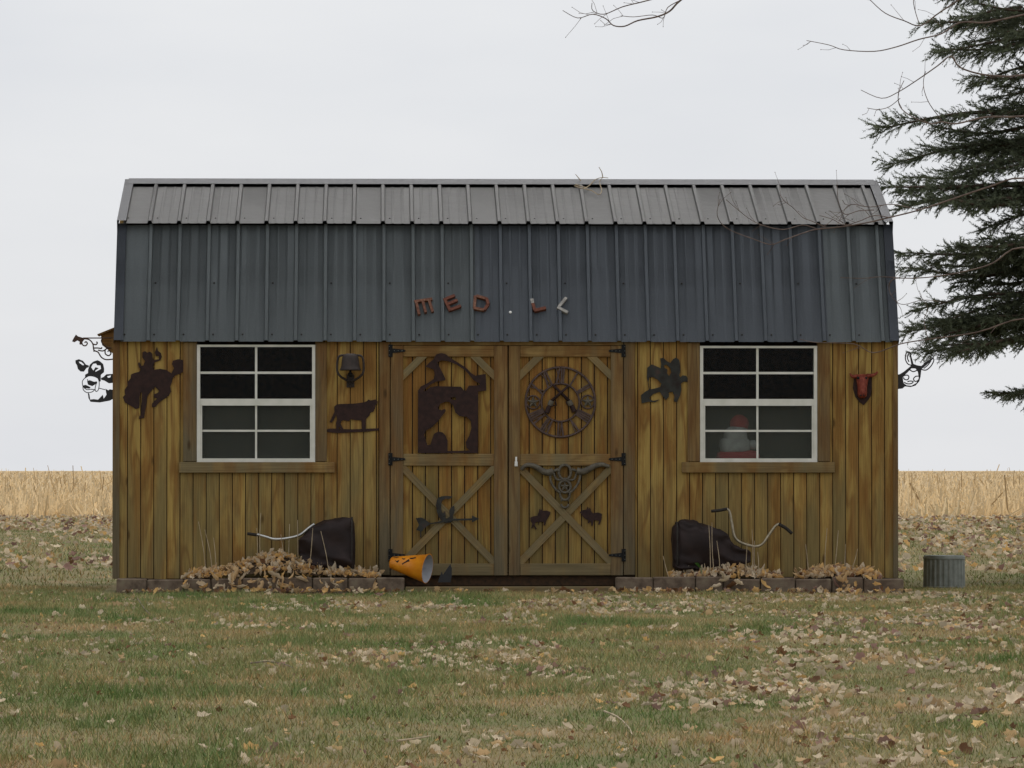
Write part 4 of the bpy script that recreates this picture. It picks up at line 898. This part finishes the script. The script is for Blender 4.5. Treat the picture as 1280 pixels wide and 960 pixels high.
# ------------------------------------------------------------------ corn stubble
def stubble():
    Vs, Cs = [], []
    def add(x, y, h, w_, lean, cbase):
        n_ = len(x); a = nrng.uniform(-.9, .9, n_); lx, ly = nrng.normal(0, lean, n_)*h, nrng.normal(0, lean, n_)*h; V = np.zeros((n_, 4, 3)); dx, dy = np.cos(a)*w_/2, np.sin(a)*w_/2
        V[:, 0] = np.stack([x-dx, y-dy, np.full(n_, -.01)], 1); V[:, 1] = np.stack([x+dx, y+dy, np.full(n_, -.01)], 1); V[:, 2] = np.stack([x+lx+dx*.7, y+ly+dy*.7, h], 1); V[:, 3] = np.stack([x+lx-dx*.7, y+ly-dy*.7, h], 1)
        Vs.append(V.reshape(-1, 3)); k = nrng.uniform(.6, 1.2, (n_, 1)); mixv = nrng.random((n_, 1)); c = (np.array(cbase)*(1-mixv)+np.array((.72, .56, .33))*mixv*.95)*k; Cs.append(np.repeat(c, 4, 0))
    def region(d0, d1, dens, h, w_, lean, side=2.1, cb=(.80, .67, .45)):
        area = (d1**2-d0**2)*side*640/FPX; n_ = int(area*dens); d = np.sqrt(nrng.uniform(d0**2, d1**2, n_)); s = nrng.uniform(-side, side, n_)*d*640/FPX; x = CAM.x+FW.x*d+RT.x*s; y = CAM.y+FW.y*d+RT.y*s
        y = np.round(y/.76)*.76+nrng.normal(0, .07, n_); ok = y > FIELD_Y+1.6*np.sin(x*.9)*np.sin(x*.37+1)+1.2*np.sin(x*2.3); x, y = x[ok], y[ok]; n_ = len(x)
        add(x, y, h*nrng.uniform(.45, 1.3, n_)*(1+.3*np.sin(x*1.7+y*.5)*np.sin(x*.6-y*.23)), w_*nrng.uniform(.6, 1.4, n_), lean, cb)
    region(92.5, 135, 9, .36, .03, .18); region(92.5, 135, 9, .26, .05, .8, cb=(.78, .64, .42)); region(135, 300, 1.3, .40, .06, .35, cb=(.8, .68, .48)); region(300, 900, .12, .42, .16, .4, cb=(.82, .72, .54)); region(900, 2500, .012, .45, .6, .3, cb=(.82, .72, .54))
    region(92.5, 240, .045, .72, .03, .12, cb=(.3, .2, .1)); region(120, 600, .016, .86, .06, .2); region(92.3, 99, 1.2, .42, .03, 1.1, cb=(.82, .7, .48)); region(92.5, 400, .09, .5, .05, .9, cb=(.35, .24, .12))
    V = np.vstack(Vs); return npmesh('corn_stubble', V, np.arange(len(V)).reshape(-1, 4), M['straw'], None, np.vstack(Cs))
tag(stubble(), 'cut golden corn stubble covering the field to the horizon', 'corn stubble', None, 'stuff')

# ------------------------------------------------------------------ spruce
sp = tag(empty('spruce_tree'), 'dark green spruce with drooping boughs behind the shed end', 'tree')
YT = 3.9; XT = W(1352, 300, YT).x; rs = random.Random(77)
bm = bmesh.new(); tube(bm, [(XT, YT, -.1), (XT, YT, .15), (XT+.02, YT, 2.5), (XT, YT, 5), (XT, YT, 8), (XT, YT, 9.6)], [.2, .165, .14, .10, .045, .01], 12); obj('trunk', bm, M['spruce_bark'], sp, True)
shoots = []
def shoot_line(a, b, dens=1.0):
    d = b-a; L_ = d.length; k = max(1, int(L_/.075*dens))
    for i in range(k): shoots.append((a+d*(i/k), d/L_, min(.13, L_/k*1.5)))
def limb(A, T, wide, dens=1.0):
    """bough from trunk point A to tip T: flat sprays of branchlets left and right, hanging a little"""
    A, T = Vector(A), Vector(T); L_ = (T-A).length; mid = A.lerp(T, .55)+Vector((rs.uniform(-.04, .04), rs.uniform(-.06, .06), rs.uniform(-.09, .07)*L_)); path = smoothpath([A, mid, T], 8)
    bm = bmesh.new(); tube(bm, path, taper(path, .008+.014*L_, .004), 5); obj('bough', bm, M['spruce_bark'], sp, True)
    d = (T-A).normalized(); side = d.cross(Vector((0, 0, 1))).normalized(); n_ = int(L_/.055*dens)+2
    for i in range(2, n_+1):
        u = i/n_; p = path[min(len(path)-1, int(u*(len(path)-1)))]
        if u < .12: continue
        for s in (-1, 1):
            ln = wide*(.36+.66*(1-u))*min(1, u*3.0)*rs.uniform(.4, 1.15)
            dirv = (d*rs.uniform(.6, 1.0)+side*s*rs.uniform(.55, 1.0)+Vector((0, 0, rs.uniform(-.55, .36)))).normalized(); q = p+dirv*ln; shoot_line(p, q, dens)
            m_ = int(ln/.075*dens)
            for j in range(1, m_+1):
                r0_ = p.lerp(q, j/(m_+.5))
                for s2 in (-1, 1):
                    if rs.random() < .8: shoot_line(r0_, r0_+(dirv*.8+side*s2*rs.uniform(.3, .9)+Vector((0, 0, rs.uniform(-.75, .6)))).normalized()*rs.uniform(.06, .13), dens)
    shoot_line(path[-3], path[-1]+d*.05, 1.3)
for px, py, dy, up, wd in ((1150, 28, -.2, .30, .40), (1165, 62, .3, .3, .36), (1178, -6, .2, .3, .4), (1205, 95, -.4, .25, .3), (1232, 122, .2, .2, .3), (1095, 160, -.1, .12, .46), (1106, 205, .3, .12, .46), (1100, 234, -.5, .10, .36), (1112, 262, .2, .14, .34), (1150, 250, -.7, .2, .4),
                       (1118, 316, -.1, .12, .36), (1124, 334, .4, .14, .34), (1142, 386, -.3, .16, .36), (1124, 415, .1, .14, .40), (1160, 432, -.6, .2, .40), (1165, 405, .6, .2, .4), (1228, 490, .1, .16, .2), (1255, 496, -.3, .14, .2), (1205, 345, .5, .2, .4), (1210, 190, .7, .2, .4), (1190, 310, -.8, .2, .4), (1215, 30, .8, .2, .4), (1190, 420, .3, .2, .36), (1230, 330, -.3, .2, .4), (1220, 240, .0, .25, .4), (1240, 60, -.5, .25, .4), (1235, 395, -.5, .25, .4), (1228, 150, -.3, .2, .36), (1192, 352, .3, .2, .36), (1218, 372, -.3, .2, .34), (1162, 398, .2, .18, .34), (1152, 424, -.3, .16, .36), (1146, 440, .3, .2, .34), (1225, 285, .2, .2, .36), (1182, 215, -.4, .2, .4), (1175, 185, .4, .16, .4)):
    T = W(px+9, py, YT+dy); A0 = Vector((XT, YT, T.z+up*.8)); limb(A0, T, wd)
    for k in range(1):                                   # forks of the same bough, a little above and below
        u0 = rs.uniform(.12, .4); B0 = A0.lerp(T, u0); limb(B0, B0+(T-B0)*rs.uniform(.6, .92)+Vector((0, rs.uniform(-.35, .35), rs.uniform(-.13, .10))), wd*.75)
z = 1.75
while z < 9.3:
    R_ = 1.85*max(.08, (9.6-z)/7.8)**.8
    if z < 2.2: R_ *= .7
    nb = 5 if z < 5 else 7
    for k in range(nb):
        a = 2*math.pi*(k+rs.random()*.7)/nb+z*2.1
        if z < 4.6 and math.cos(a) < -.25: continue      # the shed side carries the boughs above
        L_ = R_*rs.uniform(.75, 1.05); limb((XT, YT, z), (XT+math.cos(a)*L_, YT+math.sin(a)*L_, z-.14*L_+rs.uniform(-.05, .08)), .42*min(1, R_), 1.0 if z < 4.6 and math.cos(a) < .5 else .55)
    z += .30
def needles():
    n_ = len(shoots); A = np.array([s[0] for s in shoots]); D = np.array([s[1] for s in shoots]); Ls = np.array([s[2] for s in shoots]); K = 24
    ref = np.where(np.abs(D[:, 2:3]) < .9, np.array([[0, 0, 1.]]), np.array([[1., 0, 0]])); U = np.cross(D, ref); U /= np.linalg.norm(U, axis=1, keepdims=True); Wv = np.cross(U, D)
    V = np.zeros((n_, K, 3, 3)); tint = nrng.uniform(.5, 1.45, (n_, 1, 1, 1))
    for k in range(K):
        a = nrng.uniform(0, 2*np.pi, n_); u = (k+nrng.random(n_))/K; p = A+D*(Ls*u)[:, None]; rad = U*np.cos(a)[:, None]+Wv*np.sin(a)[:, None]; dr = rad*.8+D*.75; dr /= np.linalg.norm(dr, axis=1, keepdims=True)
        sd_ = np.cross(dr, D+.01); sd_ /= np.linalg.norm(sd_, axis=1, keepdims=True); ln = nrng.uniform(.02, .034, n_)[:, None]; w_ = .0042
        V[:, k, 0] = p-sd_*w_; V[:, k, 1] = p+sd_*w_; V[:, k, 2] = p+dr*ln
    col = np.array((.118, .14, .09))*tint*np.ones((n_, K, 3, 1)); V = V.reshape(-1, 3); return npmesh('crown', V, np.arange(len(V)).reshape(-1, 3), M['needle'], sp, col.reshape(-1, 3))
print('shoots', len(shoots)); needles()

# ------------------------------------------------------------------ bare tree hanging in from the right
bt = tag(empty('bare_tree'), 'leafless tree reaching thin bare twigs across the roof end', 'tree')
YD = -1.6; XD = W(1430, 300, YD).x; rb_ = random.Random(5)
bm = bmesh.new(); tube(bm, smoothpath([(XD, YD, -.15), (XD, YD, .3), (XD+.08, YD, 2.2), (XD-.05, YD+.05, 4.5), (XD+.1, YD, 7.5)], 4), [.19, .17, .16, .155, .15, .145, .14, .135, .13, .12, .11, .10, .09, .075, .06, .045, .03][:17], 12); obj('trunk', bm, M['bark'], bt, True)
zt = zoomer(680, 0, 2.1333)
def branch(pts, Y, r0, r1, root=None, twigs=0, seed=0, conv=True):
    rr = random.Random(seed); pp = zt(pts) if conv else pts
    P = [W(a, b, Y+rr.uniform(-.06, .06)) for a, b in pp]
    if root is not None: P = [Vector(root)]+[Vector(root).lerp(P[0], .5)+Vector((0, 0, .12))]+P
    r0, r1 = r0*.75, r1*.78
    path = smoothpath(P, 4); bm = bmesh.new(); tube(bm, path, taper(path, r0, r1), 5)
    for i in range(twigs):
        k = rr.randrange(len(path)//4, len(path)-1); b = path[k]; d = (path[k+1]-path[k-1]).normalized(); s = rr.choice((-1, 1)); ln = rr.uniform(.06, .2)
        e_ = b+(d*.8+Vector((0, rr.uniform(-.5, .5), s*rr.uniform(.3, .9)))).normalized()*ln; m_ = b.lerp(e_, .5)+Vector((rr.uniform(-.012, .012), 0, rr.uniform(-.015, .015)))
        tube(bm, [b, m_, e_], [r1*.9, r1*.8, r1*.6], 4)
        bmesh.ops.create_icosphere(bm, subdivisions=1, radius=r1*1.6, matrix=Matrix.Translation(e_))
    return obj('branch', bm, M['twig'], bt)
TR = lambda z: (XD, YD, z)
branch([(1275,475),(1190,497),(1100,527),(1000,560),(920,580),(860,594),(790,605),(725,612),(690,622),(640,640),(605,652),(560,638),(490,610),(462,575),(470,530)], -1.2, .010, .003, TR(2.7), 6, 1)
branch([(730,612),(690,600),(640,612),(590,603),(555,588),(520,562),(485,532)], -1.2, .0045, .0028, None, 4, 2)
branch([(920,580),(880,575),(840,590),(800,600),(770,585),(735,575)], -1.2, .005, .003, None, 6, 3)
branch([(880,560),(840,562),(805,572),(790,555),(784,530),(782,500)], -1.25, .0045, .0028, None, 4, 4)
branch([(1000,560),(930,545),(870,552),(820,545),(800,560)], -1.15, .005, .003, None, 6, 5)
branch([(760,610),(715,590),(690,580),(665,555),(640,535),(630,520)], -1.2, .0042, .0028, None, 5, 14)
branch([(1275,660),(1200,700),(1150,717),(1060,735),(980,742),(900,738),(850,742),(790,740)], -1.0, .010, .003, TR(2.1), 3, 6)
branch([(960,742),(930,745),(920,770),(935,800),(960,812),(1010,800),(1060,805)], -1.0, .0042, .003, None, 3, 15)
branch([(1280,398),(1222,415),(1160,424),(1125,430),(1092,441),(1068,430),(1020,428),(1000,424)], -.75, .010, .003, TR(1.75), 5, 7, False)
branch([(1160,424),(1155,400),(1160,385),(1150,370)], -.75, .004, .003, None, 2, 17, False)
branch([(1275,310),(1180,312),(1100,330),(1060,325),(1030,330),(980,310),(950,285),(945,250),(960,215)], -1.4, .012, .0032, TR(3.5), 6, 8)
branch([(1060,320),(1030,280),(1015,245),(1012,215),(1018,190)], -1.4, .0045, .003, None, 3, 9)
branch([(1275,200),(1180,200),(1110,180),(1085,150),(1050,175),(1000,210),(945,245),(900,262),(845,240)], -1.5, .012, .003, TR(3.9), 5, 10)
branch([(950,262),(920,285),(890,292),(862,288)], -1.5, .004, .003, None, 2, 11)
branch([(1275,40),(1180,60),(1110,60),(1060,90),(1000,105),(940,125),(880,137),(800,133),(760,120),(700,108)], -1.6, .011, .003, TR(4.3), 9, 12)
branch([(1275,-30),(1150,-20),(1060,30),(1005,68),(960,55),(910,35),(870,0),(840,-30)], -1.6, .011, .003, TR(4.6), 4, 13)
branch([(1000,62),(990,30),(985,0),(990,-40)], -1.6, .0045, .003, None, 2, 18)
branch([(1275,-330),(900,-260),(600,-150),(450,-60),(365,0),(335,30),(300,45),(250,55),(215,70),(185,68),(165,50),(130,38),(90,48),(50,28)], -1.7, .015, .003, TR(5.6), 9, 16)
branch([(450,-60),(330,-15),(270,3),(210,18),(160,38),(130,28),(128,8)], -1.7, .008, .003, None, 7, 19)
branch([(365,0),(330,20),(318,48),(290,40),(240,45),(205,42)], -1.7, .005, .003, None, 4, 20)
for k in range(16):                                      # the rest of the crown, high above
    a = 2*math.pi*k/16+rb_.random(); z0 = rb_.uniform(5.3, 7.3); A = Vector((XD+.03, YD, z0)); ln = rb_.uniform(1.6, 3.0); B = A+Vector((math.cos(a)*ln*.75, math.sin(a)*ln*.75, ln*.6)); p = smoothpath([A, A.lerp(B, .5)+Vector((0, 0, .15)), B], 4)
    bm = bmesh.new(); tube(bm, p, taper(p, .035, .008), 6)
    for i in range(12):
        b = p[rb_.randrange(3, len(p))]; e_ = b+Vector((rb_.uniform(-.5, .5)+math.cos(a)*.3, rb_.uniform(-.5, .5)+math.sin(a)*.3, rb_.uniform(.1, .6))); tube(bm, smoothpath([b, b.lerp(e_, .5)+Vector((.03, 0, .04)), e_], 2), .006, 4)
    obj('branch', bm, M['twig'], bt)

# ------------------------------------------------------------------ loose twigs
zr = zoomer(450, 200, 3.657)
def loose(name, label, paths, fn, r, mm, grp=None):
    bm = bmesh.new()
    for p in paths: q = smoothpath([fn(*c) for c in p], 3); tube(bm, q, taper(q, r, r*.55), 5)
    return tag(obj(name, bm, M[mm]), label, 'twig', grp)
def onridge(u, v): (q,) = zr([(u, v)]); return hit(*q, P_R+NU*.06, NU) if v > 98 else W(*q, YM-.08)
loose('fallen_twig', 'bare forked twig caught on the roof ridge', [[(980,118),(1020,130),(1050,115),(1075,90),(1105,80),(1135,82)], [(1020,130),(1060,140),(1090,158),(1105,140),(1095,100),(1110,80)], [(1110,80),(1105,55),(1092,32)], [(1010,95),(985,65)], [(985,112),(1040,128)]], onridge, .0045, 'stem')
def onlawn(px, py): p = hit(px, py, (0, 0, .022), Vector((0, 0, 1))); return p
for pts, lb in (([(312,829),(335,827),(355,830),(367,835)], 'thin curved brown stick lying in the lawn in front of the big leaf heap'), ([(755,889),(772,896),(785,908),(790,918)], 'thin pale stick lying among leaves on the lawn'), ([(497,926),(520,923),(538,920)], 'short pale stick lying flat in green grass'), ([(1055,922),(1070,923),(1088,927)], 'thin white stick lying flat near dense leaves'), ([(172,748),(180,760),(188,768)], 'dark bent stick on the lawn near the thin end of the edging')):
    loose('fallen_twig', lb, [pts], onlawn, .0042, 'stem' if 'pale' in lb or 'white' in lb else 'twig', 'sticks lying on the lawn')
